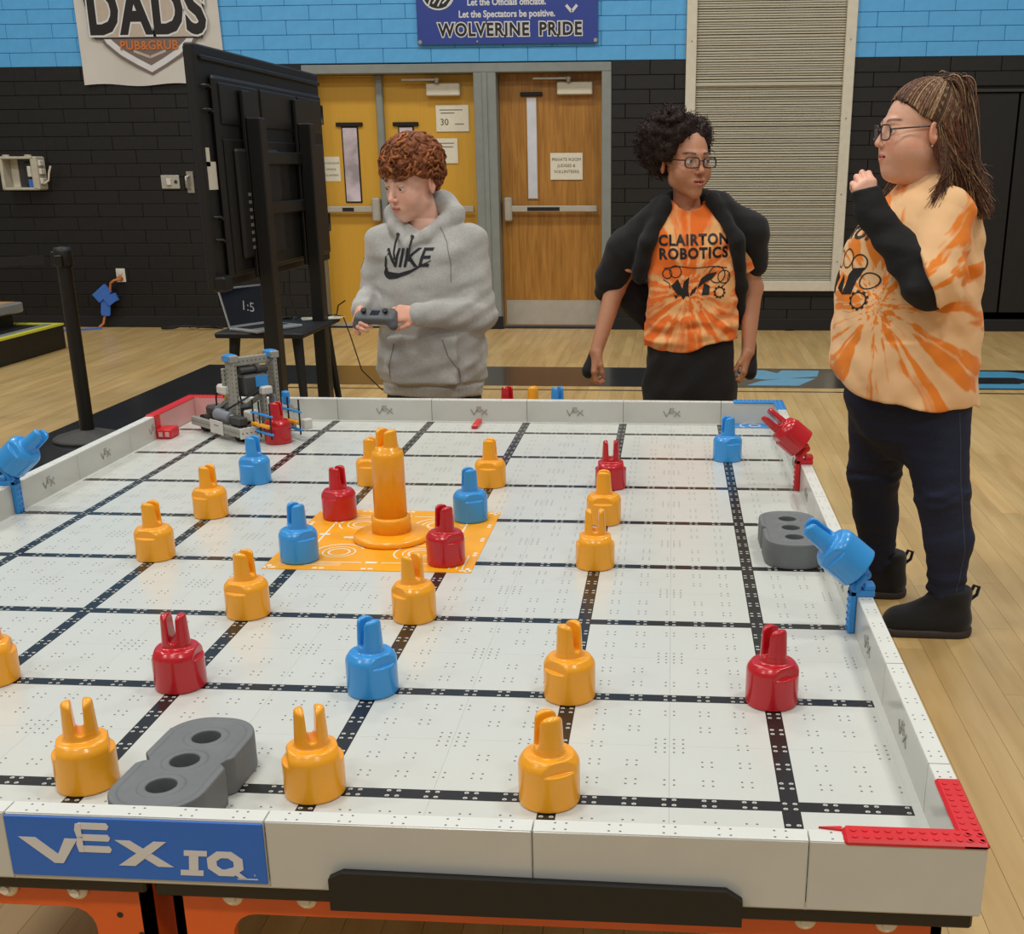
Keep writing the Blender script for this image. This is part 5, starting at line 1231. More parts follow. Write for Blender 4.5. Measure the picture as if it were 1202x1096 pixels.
# ------------------------------------------------------------------ boy in the grey hoodie
def make_boy():
    P0 = (0.64, 2.95, 0); per = thing('person', 'person in grey hoodie looking down at a game controller in both hands', 'person', P0)
    H = Head((-0.008, -0.025, 1.325), rot(-0.60, 0.24, 0.03), 1.03)
    # body, one continuous mesh (fine where skin shows)
    g = Grid(axis((-0.26, -0.13, 0.0028), (-0.13, 0.10, 0.0022), (0.10, 0.30, 0.008)), axis((-0.305, -0.15, 0.0028), (-0.15, 0.12, 0.0024), (0.12, 0.20, 0.01)), axis((-0.02, 0.83, 0.012), (0.83, 0.96, 0.0028), (0.96, 1.17, 0.01), (1.17, 1.46, 0.0022)))
    g.op(column((0.55, 0.7, 0.9, 1.05, 1.15, 1.19), (0.13, 0.13, 0.125, 0.135, 0.12, 0.06), (0.09, 0.09, 0.085, 0.085, 0.07, 0.05), (0.03,)*6, (0.01,)*6), 0.0)
    for q, fx in ((-1, -0.05), (1, 0.11)):
        g.op(cone((fx, 0.01, 0.62), (fx+0.01*q, 0.0, 0.36), 0.072, 0.05), 0.02); g.op(cone((fx+0.01*q, 0.0, 0.36), (fx+0.012*q, 0.02, 0.08), 0.05, 0.035), 0.02)
        g.op(cone((fx+0.012*q, 0.03, 0.05), (fx+0.02*q, -0.09, 0.03), 0.032, 0.026), 0.02)
    g.op(cone((0.012, 0.0, 1.26), (0.03, 0.02, 1.15), 0.047, 0.054), 0.025)
    AR = [(-0.118, 0.0, 1.125), (-0.165, 0.02, 0.935), (-0.180, -0.150, 0.908)]; AL = [(0.175, 0.0, 1.125), (0.205, -0.035, 0.885), (0.030, -0.190, 0.905)]
    for A_ in (AR, AL): g.op(cone(A_[0], A_[1], 0.045, 0.036), 0.02); g.op(cone(A_[1], A_[2], 0.036, 0.025), 0.02)
    H.sculpt(g)
    hand(g, AR[2], (0.05, -0.75, -0.10), (-0.92, -0.15, 0.40), 1, 0.86, ((0.5, 0.75, 0.5), (0.65, 0.85, 0.6), (0.75, 0.9, 0.6), (0.85, 0.9, 0.6)), 0.03, ((0.55, 0.75, 0.1), (0.75, 0.45, -0.45), (0.7, 0.1, -0.7)))
    hand(g, AL[2], (-0.93, -0.30, 0.02), (0.20, -0.85, 0.45), -1, 0.86, ((0.05, 0.35, 0.3), (0.30, 0.60, 0.5), (0.5, 0.85, 0.6), (0.7, 0.9, 0.6)), 0.06, ((0.75, 0.65, -0.1), (0.9, 0.3, -0.3), (0.95, 0.0, -0.4)))
    V, Q_ = g.mesh(1); C = H.colors(V, (236, 188, 166), (206, 124, 112), (150, 92, 62), 0.4)
    hd = (V[:, 2] < 1.0); C[hd] = np.array(lin((232, 172, 148)))
    link('body', np_mesh('body', V, Q_, C), 'skin', per)
    eyes(H, per, eye_material('eye_brown', (70, 48, 36)), (-0.10, 0.42))
    # hair: thick curls
    def curls(H, n, cen, rad, line, r0, r1, seed, jitter):
        r = np.random.default_rng(seed); out = []
        for i in range(n):
            z = 1-2*(i+0.5)/n; t = i*2.399963; d = np.array((math.sqrt(1-z*z)*math.cos(t), math.sqrt(1-z*z)*math.sin(t), z))
            p = np.array(cen)+d*np.array(rad)*(1+r.uniform(-jitter, jitter))
            if p[2] > line(p): out.append((p, r.uniform(r0, r1)))
        return out
    hl = lambda p: np.interp(p[1], (-0.10, -0.07, -0.03, 0.0, 0.03, 0.10), (0.040, 0.036, 0.034, 0.022, -0.030, -0.055))
    hg = Grid(axis((-0.15, 0.12, 0.0026)), axis((-0.17, 0.13, 0.0026)), axis((1.22, 1.53, 0.0026)))
    cap = ell((0, 0.026, 0.045), (0.080, 0.098, 0.084))
    def capcut(x, y, z): return np.maximum(cap[0](x, y, z), np.interp(y.ravel(), (-0.10, -0.07, -0.03, 0.0, 0.03, 0.10), (0.050, 0.046, 0.040, 0.022, -0.030, -0.055)).reshape(y.shape)-z)
    hg.op(xf((capcut, cap[1], cap[2]), H.R, H.c, H.s), 0.0)
    for p, r in curls(H, 460, (0, 0.018, 0.050), (0.082, 0.104, 0.092), hl, 0.010, 0.0175, 3, 0.07): hg.op(xf(ell(p, (r, r, r*0.8)), H.R, H.c, H.s), 0.006)
    Vh, Qh = hg.mesh(0); rr = np.random.default_rng(5)
    ph = H.local(Vh); tone = 0.5+0.5*np.sin(ph[:, 0]*210+3*np.sin(ph[:, 2]*150))*np.sin(ph[:, 1]*190+2*np.sin(ph[:, 0]*140))
    base = np.array(lin((146, 84, 48))); dark = np.array(lin((94, 52, 30)))
    side = np.clip((0.045-ph[:, 2])/0.05, 0, 1)*(ph[:, 1] > -0.05)
    Ch = dark+(base-dark)*tone[:, None]; hair = link('hair', np_mesh('hair', Vh, Qh, Ch), 'hair', per)
    cv, cc = [], []
    for p, r in curls(H, 380, (0, 0.016, 0.048), (0.084, 0.106, 0.094), hl, 0.008, 0.013, 8, 0.05):
        c0 = np.array((0, 0.016, 0.045)); rad_ = np.array((0.088, 0.110, 0.099)); q = (p-c0)/rad_; q /= np.linalg.norm(q); pts = []
        crown = unit((0.1, 0.35, 0.95)); t_ = q-crown*(q @ crown)+rr.normal(size=3)*0.35; L_ = rr.uniform(0.35, 0.7); ph_ = rr.uniform(0, 6.28); pr_ = rr.uniform(1.0, 1.09)
        for a in np.linspace(0, 1, 9):
            v = unit(q+unit(t_)*L_*(a-0.3)); sd_ = unit(np.cross(v, t_)); w = c0+(v+sd_*0.07*math.sin(a*7+ph_))*rad_*(pr_+0.05*math.sin(a*3.14))
            w[2] = max(w[2], hl(w)-0.004); pts.append(H.w(w))
        cv.append(pts); k_ = rr.uniform(0, 1); cc.append(dark*0.9*(1-k_)+np.array(lin((172, 106, 62)))*k_)
    stuff(strands('curls', cv, 'hair', hair, 0.0058, 0.0018, cc, 5))
    # hoodie
    hg = Grid(axis((-0.28, 0.30, 0.0042)), axis((-0.26, 0.20, 0.0042)), axis((0.58, 1.31, 0.0042)))
    hg.op(column((0.60, 0.635, 0.66, 0.75, 0.88, 1.0, 1.09, 1.16, 1.20), (0.180, 0.182, 0.194, 0.192, 0.184, 0.178, 0.176, 0.140, 0.075), (0.118, 0.120, 0.134, 0.136, 0.130, 0.122, 0.115, 0.095, 0.065), (0.030, 0.030, 0.030, 0.030, 0.030, 0.030, 0.030, 0.030, 0.028), (0.0,)*7+(0.012, 0.015), 2.3), 0.0)
    hg.op(cone(AR[0], AR[1], 0.066, 0.060), 0.03); hg.op(cone(AR[1], np.array(AR[2])*0.97+np.array(AR[1])*0.03, 0.058, 0.038), 0.012)
    hg.op(cone(AL[0], AL[1], 0.066, 0.064), 0.022); hg.op(cone(AL[1], np.array(AL[2])*0.98+np.array(AL[1])*0.02, 0.062, 0.042), 0.008)
    # hood lying on shoulders and rising behind the neck
    for a, b, ra, rb2 in (((-0.065, -0.062, 1.180), (-0.085, 0.0, 1.215), 0.026, 0.034), ((-0.085, 0.0, 1.215), (-0.03, 0.075, 1.245), 0.034, 0.046), ((-0.03, 0.075, 1.245), (0.075, 0.075, 1.240), 0.046, 0.050), ((0.075, 0.075, 1.240), (0.125, 0.005, 1.215), 0.050, 0.040), ((0.125, 0.005, 1.215), (0.045, -0.085, 1.150), 0.036, 0.024), ((0.045, -0.085, 1.150), (-0.02, -0.100, 1.122), 0.024, 0.018), ((-0.065, -0.062, 1.180), (-0.02, -0.100, 1.122), 0.024, 0.018)): hg.op(cone(a, b, ra, rb2), 0.012)
    hg.op(cone((0.012, -0.02, 1.30), (0.015, -0.015, 1.16), 0.060, 0.050), 0.010, 's')
    # kangaroo pocket
    hg.op(rbox((0.02, -0.124, 0.735), (0.125, 0.016, 0.085), 0.012), 0.006)
    wr = folds(11, 7, 0.0040, 46, (1, 0.6, 1.6)); wr2 = folds(5, 5, 0.0034, 90, (0.6, 0.6, 1.5))
    def wf(x, y, z):
        arm = np.exp(-((x-0.20)/0.08)**2-((z-0.90)/0.09)**2)+np.exp(-((x+0.17)/0.06)**2-((z-0.93)/0.08)**2)
        low = np.exp(-((z-0.69)/0.06)**2)
        rib = 0.0009*np.sin(x*520)*(z < 0.645)
        hem = 0.006*np.exp(-((z-0.648)/0.006)**2)
        return wr(x, y, z)+wr2(x, y, z)*(0.4+1.6*arm+0.8*low)+rib+hem
    hg.warp(wf)
    o, V, Q_ = cloth('hoodie', hg, 'fleece_grey', per)
    Rw, Uw = (math.cos(-0.30), math.sin(-0.30), 0), (0, 0, 1)
    wrap_print('chest_print', text_mesh('NIKE', 0.088, offset=0.0012, xs=0.92, shear=0.30, space=0.95), V, Q_, (-0.028, -0.1, 1.078), Rw, Uw, o, 'print_fabric', twist=0.02)
    sw_ = [[(-0.085, -0.020), (-0.082, -0.046), (-0.066, -0.052), (-0.068, -0.026)], [(-0.068, -0.026), (-0.066, -0.052), (-0.035, -0.048), (-0.025, -0.030)], [(-0.025, -0.030), (-0.035, -0.048), (0.01, -0.033), (0.02, -0.018)], [(0.02, -0.018), (0.01, -0.033), (0.088, 0.012), (0.086, 0.014)], [(-0.085, -0.020), (-0.082, -0.046), (-0.090, -0.036), (-0.090, -0.028)], [(-0.085, -0.020), (-0.068, -0.026), (-0.073, -0.012), (-0.080, -0.002)]]
    wrap_print('chest_print', flat_mesh(sw_), V, Q_, (-0.022, -0.1, 1.060), Rw, Uw, o, 'print_fabric', cuts=3)
    wrap_print('sleeve_print', flat_mesh([[(-0.006, -0.02), (0.006, -0.02), (0.006, 0.02), (-0.006, 0.02)]]), V, Q_, (-0.185, 0.0, 1.055), (0.3, -1, 0), (0, 0, 1), o, 'print_fabric')
    for pts, nm in (([(-0.05, -0.095, 1.155), (-0.055, -0.118, 1.13), (-0.060, -0.128, 1.10), (-0.058, -0.131, 1.075)], 'drawstring'), ([(0.0, -0.100, 1.148), (-0.005, -0.124, 1.12), (-0.008, -0.132, 1.09), (-0.010, -0.135, 1.07)], 'drawstring')):
        d_ = MB().tube(pts, 0.0036, 8).build(nm, 'print_fabric', o); MB().cyl(pts[0], Vector(pts[0])+Vector((0.001, -0.006, 0.002)), 0.0065, n=12).build('eyelet', 'print_black', d_)
    wrap_print('pocket_seam', flat_mesh(thick([(0.075, 0.075), (0.092, 0.02), (0.125, -0.03), (0.128, -0.075)], 0.004)+thick([(-0.095, 0.06), (-0.115, -0.02), (-0.118, -0.075)], 0.004)), V, Q_, (0.02, -0.1, 0.735), (1, 0, 0), (0, 0, 1), o, 'fleece_seam', 0.001, cuts=3)
    wrap_print('shoulder_seam', flat_mesh(thick([(0.060, 0.09), (0.085, 0.04), (0.098, -0.02), (0.098, -0.09)], 0.003)), V, Q_, (0.03, -0.1, 1.09), (1, 0, 0), (0, 0, 1), o, 'fleece_seam', 0.001, cuts=3)
    # trousers and shoes
    tg = Grid(axis((-0.17, 0.24, 0.007)), axis((-0.13, 0.14, 0.007)), axis((0.02, 0.68, 0.007)))
    tg.op(column((0.56, 0.60, 0.66), (0.155, 0.158, 0.15), (0.105, 0.108, 0.10), (0.03,)*3, (0.0,)*3), 0.0)
    for q, fx in ((-1, -0.05), (1, 0.11)): tg.op(cone((fx, 0.0, 0.60), (fx+0.01*q, 0.0, 0.36), 0.088, 0.072), 0.02); tg.op(cone((fx+0.01*q, 0.0, 0.36), (fx+0.012*q, 0.02, 0.06), 0.072, 0.056), 0.02)
    tg.warp(folds(21, 5, 0.003, 60)); cloth('trousers', tg, 'cloth_black', per)
    for q, fx in ((-1, -0.05), (1, 0.11)):
        sg = Grid(axis((fx-0.09, fx+0.09, 0.006)), axis((-0.19, 0.12, 0.006)), axis((-0.01, 0.16, 0.006))); sneaker(sg, (fx+0.012*q, 0.04, 0), (fx+0.025*q, -0.12, 0)); cloth('shoe', sg, 'shoe_dark', per)
    # controller
    ct = thing('game_controller', 'dark grey handheld game controller held in both hands of the person in the hoodie', 'controller', (P0[0]-0.108, P0[1]-0.228, 0.898), -0.15)
    cg = Grid(axis((-0.09, 0.09, 0.003)), axis((-0.06, 0.06, 0.003)), axis((-0.05, 0.04, 0.003)))
    cg.op(rbox((0, 0, 0), (0.070, 0.030, 0.016), 0.012), 0.0)
    for q in (-1, 1): cg.op(cone((q*0.052, 0.0, -0.002), (q*0.064, -0.026, -0.016), 0.019, 0.016), 0.012)
    cgm, _, _ = cloth('shell', cg, 'controller_grey', ct); cgm.rotation_euler = (0.55, 0, 0)
    for q in (-1, 1): st_ = MB().cyl((q*0.038, 0.0, 0.012), (q*0.038, 0.0, 0.026), 0.006, n=12).cyl((q*0.038, 0.0, 0.024), (q*0.038, 0.0, 0.029), 0.010, n=16).build('thumb_stick', 'black_plastic', cgm)
    MB().box(-0.016, 0.016, -0.012, 0.012, 0.0155, 0.0175, 0.001).build('display', 'screen_dark', cgm)
    MB().box(-0.06, -0.025, 0.026, 0.034, -0.006, 0.010, 0.003).box(0.025, 0.06, 0.026, 0.034, -0.006, 0.010, 0.003).build('bumper', 'black_plastic', cgm)
make_boy()
# ------------------------------------------------------------------ person with the dark curly hair
tie_dye('tie_dye_bright', (0.0, -0.1, 0.98), 4.6, (242, 184, 120), (234, 112, 30), (0.42, 0.54), rad=1.6, warp=0.05)
def make_mid():
    P0 = (1.60, 3.10, 0); per = thing('person', 'person with dark curly hair and glasses in an orange tie-dye shirt and black jacket', 'person', P0)
    H = Head((-0.046, -0.01, 1.386), rot(0.52, 0.0, 0.0), 1.06)
    AR = [(-0.150, 0.03, 1.185), (-0.285, 0.05, 0.965), (-0.352, -0.035, 0.735)]; AL = [(0.120, 0.03, 1.190), (0.205, 0.06, 0.955), (0.195, -0.02, 0.735)]
    g = Grid(axis((-0.44, -0.31, 0.003), (-0.31, -0.15, 0.005), (-0.15, 0.07, 0.0022), (0.07, 0.16, 0.005), (0.16, 0.26, 0.003)), axis((-0.13, 0.13, 0.0024), (0.13, 0.16, 0.01)), axis((-0.02, 0.62, 0.012), (0.62, 0.76, 0.003), (0.76, 1.22, 0.006), (1.22, 1.53, 0.0022)))
    g.op(column((0.55, 0.7, 0.9, 1.05, 1.16, 1.22), (0.13, 0.13, 0.12, 0.13, 0.11, 0.06), (0.09, 0.09, 0.085, 0.085, 0.07, 0.05), (-0.013,)*4+(-0.02, -0.025), (0.01,)*6), 0.0)
    for q, fx in ((-1, -0.095), (1, 0.07)):
        g.op(cone((fx, 0.01, 0.62), (fx+0.01*q, 0.0, 0.36), 0.07, 0.05), 0.02); g.op(cone((fx+0.01*q, 0.0, 0.36), (fx+0.012*q, 0.02, 0.08), 0.05, 0.035), 0.02); g.op(cone((fx+0.012*q, 0.03, 0.05), (fx+0.02*q, -0.09, 0.03), 0.032, 0.026), 0.02)
    g.op(cone((-0.046, 0.022, 1.33), (-0.030, 0.026, 1.19), 0.041, 0.052), 0.018)
    for A_ in (AR, AL): g.op(cone(A_[0], A_[1], 0.046, 0.038), 0.02); g.op(cone(A_[1], A_[2], 0.038, 0.0235), 0.02)
    H.sculpt(g, 0.15, 0.0022)
    hand(g, AR[2], (-0.28, -0.12, -0.95), (-0.80, -0.55, 0.30), -1, 0.88, ((0.5, 0.9, 0.6), (0.55, 1.0, 0.7), (0.6, 1.0, 0.7), (0.65, 1.0, 0.7)), 0.02, ((0.8, 0.45, -0.35), (0.9, 0.1, -0.5), (0.8, -0.2, -0.6)))
    hand(g, AL[2], (-0.05, -0.10, -0.98), (0.85, -0.50, -0.10), 1, 0.88, ((0.5, 0.9, 0.6), (0.55, 1.0, 0.7), (0.6, 1.0, 0.7), (0.65, 1.0, 0.7)), 0.02, ((0.8, 0.45, -0.35), (0.9, 0.1, -0.5), (0.8, -0.2, -0.6)))
    V, Q_ = g.mesh(1); C = H.colors(V, (190, 134, 102), (186, 104, 92), (46, 30, 24), 0.15, 0.021)
    link('body', np_mesh('body', V, Q_, C), 'skin', per)
    eyes(H, per, eye_material('eye_dark', (44, 28, 22)), (0.35, 0.05))
    # hair
    rr = np.random.default_rng(31); base = np.array(lin((38, 27, 24))); lt = np.array(lin((60, 42, 35)))
    def ok(p):   # keep the face and the ears free
        if p[1] < -0.02 and p[2] < 0.068+0.25*max(0, abs(p[0])-0.045)*-1 and abs(p[0]) < 0.066+0.10*max(0, p[1]+0.09): return False
        if p[2] < np.interp(p[1], (-0.09, -0.05, -0.01, 0.03, 0.12), (0.035, 0.0, 0.005, -0.035, -0.06)): return False
        return True
    hg = Grid(axis((-0.26, 0.14, 0.0032)), axis((-0.16, 0.22, 0.0032)), axis((1.27, 1.60, 0.0032)))
    cap = ell((0, 0.032, 0.045), (0.083, 0.096, 0.086))
    def capcut(x, y, z): return np.maximum(cap[0](x, y, z), np.interp(y.ravel(), (-0.10, -0.06, -0.03, 0.0, 0.03, 0.10), (0.068, 0.060, 0.040, 0.02, -0.030, -0.055)).reshape(y.shape)-z)
    hg.op(xf((capcut, cap[1], cap[2]), H.R, H.c, H.s), 0.0)
    cen = np.array((-0.012, 0.045, 0.055)); lumps = []
    for i in range(1500):
        z = 1-2*(i+0.5)/1500; t = i*2.399963; d = np.array((math.sqrt(1-z*z)*math.cos(t), math.sqrt(1-z*z)*math.sin(t), z))
        e = 0.104+0.018*(d[0] < -0.2)+0.008*math.sin(5*d[0]+3)+0.010*math.sin(4*d[2]+2*d[1])
        p = cen+d*np.array((e*1.05, e*1.02, e*0.92))*rr.uniform(0.72, 1.04)
        if ok(p): lumps.append((p, d))
    for p, d in lumps: hg.op(xf(ell(p-d*0.010, (rr.uniform(0.010, 0.014),)*3), H.R, H.c, H.s), 0.012)
    hg.warp(folds(77, 6, 0.0022, 210))
    Vh, Qh = hg.mesh(0); k = rr.uniform(0, 0.35, len(Vh))[:, None]; hair = link('hair', np_mesh('hair', Vh, Qh, base*(1-k)+lt*k), 'hair', per)
    cv, cc = [], []
    for j in range(5):
        for p, d in lumps:
            t0 = rr.uniform(0, 6.28); e1 = unit(np.cross(d, (0.3, 0.2, 1))); e2 = np.cross(d, e1); r = rr.uniform(0.003, 0.007); L_ = rr.uniform(0.008, 0.026); rr0 = rr.normal(size=3)*0.006; d2 = unit(d+rr.normal(size=3)*0.7); nt_ = rr.uniform(4, 9)
            cv.append([H.w(p-d*0.004+rr0+d2*L_*a+(e1*math.cos(t0+a*nt_)+e2*math.sin(t0+a*nt_))*r) for a in np.linspace(0, 1, 8)]); kk = rr.uniform(0, 1); cc.append(base*0.8*(1-kk)+lt*kk)
    stuff(strands('curls', cv, 'hair', hair, 0.0015, 0.0007, cc, 3))
    glasses(H, 'glasses', 'dark rectangular glasses worn by the person with dark curly hair', 'glasses_dark', P0, r=0.0022)
    # shirt
    sg = Grid(axis((-0.26, 0.22, 0.004)), axis((-0.16, 0.15, 0.004)), axis((0.70, 1.29, 0.004)))
    sg.op(column((0.70, 0.80, 0.92, 1.02, 1.10, 1.17, 1.22, 1.26), (0.176, 0.170, 0.160, 0.158, 0.158, 0.145, 0.100, 0.060), (0.122, 0.118, 0.108, 0.104, 0.102, 0.090, 0.070, 0.055), (-0.010, -0.010, -0.012, -0.014, -0.016, -0.020, -0.026, -0.030), (0.0, 0.0, 0.0, 0.0, 0.0, 0.008, 0.012, 0.012), 2.3), 0.0)
    for A_ in (AR, AL): A0, A1 = np.array(A_[0]), np.array(A_[1]); sg.op(cone(A0, A0*0.25+A1*0.75, 0.052, 0.060), 0.03)
    for A_ in (AR, AL):
        A0, A1 = np.array(A_[0]), np.array(A_[1]); n = unit(A1-A0); c = A0*0.28+A1*0.72
        sg.every(lambda x, y, z, n=n, c=c, s=np.sign(A1[0]): np.where(np.abs(x+0.013) > 0.17, (x-c[0])*n[0]+(y-c[1])*n[1]+(z-c[2])*n[2], -1), 0.003)
    sg.op(cone((-0.036, -0.004, 1.35), (-0.032, -0.010, 1.252), 0.060, 0.054), 0.006, 's')
    sg.every(lambda x, y, z: (0.748+0.205*np.clip(x+0.02, 0, 1)+0.012*np.sin(x*22)-z)+0*y, 0.004)
    w1, w2 = folds(41, 6, 0.0030, 42, (1, 0.5, 1.2)), folds(43, 5, 0.0040, 85, (0.35, 0.3, 1.6))
    sg.warp(lambda x, y, z: w1(x, y, z)+w2(x, y, z)*(0.25+1.3*np.exp(-((z-0.82-0.12*x)/0.05)**2)))
    so, V, Q_ = cloth('shirt', sg, 'tie_dye_bright', per)
    R_, U_ = (1, 0.04, 0), (0, 0, 1)
    for s_, z in (('CLAIRTON', 1.128), ('ROBOTICS', 1.083)): wrap_print('shirt_lettering', text_mesh(s_, 0.050, offset=0.0020, xs=0.90, space=1.14), V, Q_, (-0.010, -0.1, z), R_, U_, so, 'print_black', twist=0.03)
    art = []
    for cx, cy, r in ((-0.098, 0.02, 0.016), (-0.070, 0.028, 0.020), (0.075, 0.018, 0.028), (0.100, 0.010, 0.022), (0.085, -0.042, 0.016)): art += ring_poly(cx, cy, r, 0.0032, 18, 0)
    art += ring_poly(0.085, -0.042, 0.017, 0.003, 20, 1)
    art += [[(-0.085, -0.020), (-0.060, -0.052), (-0.045, -0.030), (-0.062, 0.004), (-0.075, -0.012)], [(-0.060, -0.052), (-0.020, -0.056), (-0.025, -0.030), (-0.045, -0.030)], [(-0.045, -0.030), (-0.025, -0.030), (-0.022, 0.010), (-0.040, -0.005)], [(-0.020, -0.056), (0.0, -0.040), (0.006, -0.020), (-0.012, -0.034)],
            [(0.006, -0.030), (0.030, -0.010), (0.040, 0.020), (0.020, 0.006)], [(0.030, -0.010), (0.058, 0.004), (0.075, 0.028), (0.040, 0.020)], [(0.022, -0.052), (0.048, -0.050), (0.050, -0.020), (0.030, -0.010)], [(-0.075, -0.052), (-0.066, -0.066), (-0.060, -0.052)], [(-0.050, -0.054), (-0.040, -0.068), (-0.034, -0.054)]]
    art += thick([(-0.110, 0.038), (-0.06, 0.046), (0.0, 0.040), (0.06, 0.046), (0.11, 0.040)], 0.003)+thick([(-0.112, 0.0), (-0.09, -0.012), (-0.088, -0.03)], 0.003)+thick([(0.118, 0.02), (0.112, -0.01), (0.095, -0.022)], 0.003)
    wrap_print('shirt_graphic', flat_mesh(art), V, Q_, (-0.002, -0.1, 0.995), R_, U_, so, 'print_black', cuts=2)
    # jacket slipped off the shoulders
    jg = Grid(axis((-0.42, 0.30, 0.0042)), axis((-0.13, 0.19, 0.0042)), axis((0.76, 1.30, 0.0042)))
    jg.op(cone((-0.125, 0.005, 1.220), (-0.250, 0.03, 1.09), 0.052, 0.066), 0.0); jg.op(cone((-0.250, 0.03, 1.09), (-0.305, 0.05, 0.985), 0.064, 0.060, ((0.3, 1, 0), 0.9)), 0.03)
    jg.op(cone((0.085, 0.008, 1.228), (0.185, 0.025, 1.150), 0.052, 0.066), 0.0); jg.op(cone((0.185, 0.025, 1.150), (0.212, 0.05, 1.04), 0.064, 0.050), 0.025)
    jg.op(cone((-0.115, 0.03, 1.235), (-0.03, 0.085, 1.265), 0.045, 0.042), 0.02); jg.op(cone((-0.03, 0.085, 1.265), (0.075, 0.03, 1.245), 0.042, 0.042), 0.02)
    jg.op(cone((-0.105, -0.030, 1.250), (-0.172, -0.058, 1.12), 0.024, 0.024), 0.015); jg.op(cone((-0.172, -0.058, 1.12), (-0.198, -0.02, 1.00), 0.024, 0.024), 0.015)
    jg.op(cone((0.050, -0.030, 1.262), (0.138, -0.062, 1.13), 0.024, 0.026), 0.015); jg.op(cone((0.138, -0.062, 1.13), (0.160, -0.015, 0.97), 0.026, 0.024), 0.015); jg.op(cone((0.160, -0.015, 0.97), (0.165, 0.03, 0.84), 0.024, 0.014), 0.015)
    jg.op(column((0.84, 0.95, 1.10, 1.22), (0.15, 0.155, 0.16, 0.12), (0.030, 0.034, 0.040, 0.035), (-0.012,)*4, (0.125, 0.125, 0.115, 0.10)), 0.03)
    jg.op(cone((-0.300, 0.06, 1.0), (-0.215, 0.085, 0.90), 0.050, 0.060, ((0.2, 1, 0), 0.55)), 0.03); jg.op(cone((-0.215, 0.085, 0.92), (-0.180, 0.085, 0.815), 0.062, 0.018, ((0.2, 1, 0), 0.5)), 0.03); jg.op(cone((-0.315, 0.07, 0.97), (-0.335, 0.06, 0.935), 0.045, 0.030, ((0.2, 1, 0), 0.7)), 0.02)
    jg.op(cone((0.225, 0.08, 1.06), (0.205, 0.09, 0.985), 0.040, 0.016, ((0, 1, 0), 0.5)), 0.02)
    jg.op(cone((-0.040, -0.01, 1.32), (-0.032, -0.02, 1.20), 0.060, 0.062), 0.008, 's')
    a, b = folds(51, 6, 0.0034, 32, (1, 0.6, 1)), folds(52, 5, 0.0016, 90)
    jg.warp(lambda x, y, z: a(x, y, z)+b(x, y, z)); cloth('jacket', jg, 'cloth_black', per)
    # black cuffs gathered in the fists
    for W_, d_, nm in ((AR[2], (-0.28, -0.12, -0.95), 0), (AL[2], (-0.05, -0.10, -0.98), 1)):
        W_ = np.array(W_); d_ = unit(d_); off = np.array((-0.010, 0.004, 0.0)) if nm == 0 else np.array((0.014, 0.006, 0.0))
        cg = Grid(axis((W_[0]-0.10, W_[0]+0.09, 0.004)), axis((W_[1]-0.09, W_[1]+0.09, 0.004)), axis((W_[2]-0.13, W_[2]+0.09, 0.004)))
        cg.op(cone(W_+off+(0.006, 0.016, 0.03), W_+off+d_*0.072, 0.012, 0.030, ((1, 0.3, 0), 0.75)), 0.0); cg.warp(folds(60+nm, 4, 0.002, 110)); cloth('jacket_cuff', cg, 'cloth_black', per)
    tg = Grid(axis((-0.22, 0.20, 0.006)), axis((-0.14, 0.14, 0.006)), axis((0.02, 0.84, 0.006)))
    tg.op(column((0.50, 0.60, 0.70, 0.82), (0.150, 0.162, 0.160, 0.150), (0.10, 0.112, 0.112, 0.10), (-0.013,)*4, (0.0,)*4), 0.0)
    for q, fx in ((-1, -0.095), (1, 0.07)): tg.op(cone((fx, 0.0, 0.60), (fx+0.01*q, 0.0, 0.36), 0.090, 0.076), 0.02); tg.op(cone((fx+0.01*q, 0.0, 0.36), (fx+0.012*q, 0.02, 0.06), 0.076, 0.060), 0.02)
    tg.warp(folds(71, 6, 0.0038, 55)); cloth('trousers', tg, 'cloth_black', per)
    for q, fx in ((-1, -0.095), (1, 0.07)):
        sg = Grid(axis((fx-0.09, fx+0.09, 0.006)), axis((-0.19, 0.12, 0.006)), axis((-0.01, 0.16, 0.006))); sneaker(sg, (fx+0.012*q, 0.04, 0), (fx+0.025*q, -0.12, 0)); cloth('shoe', sg, 'shoe_dark', per)
make_mid()
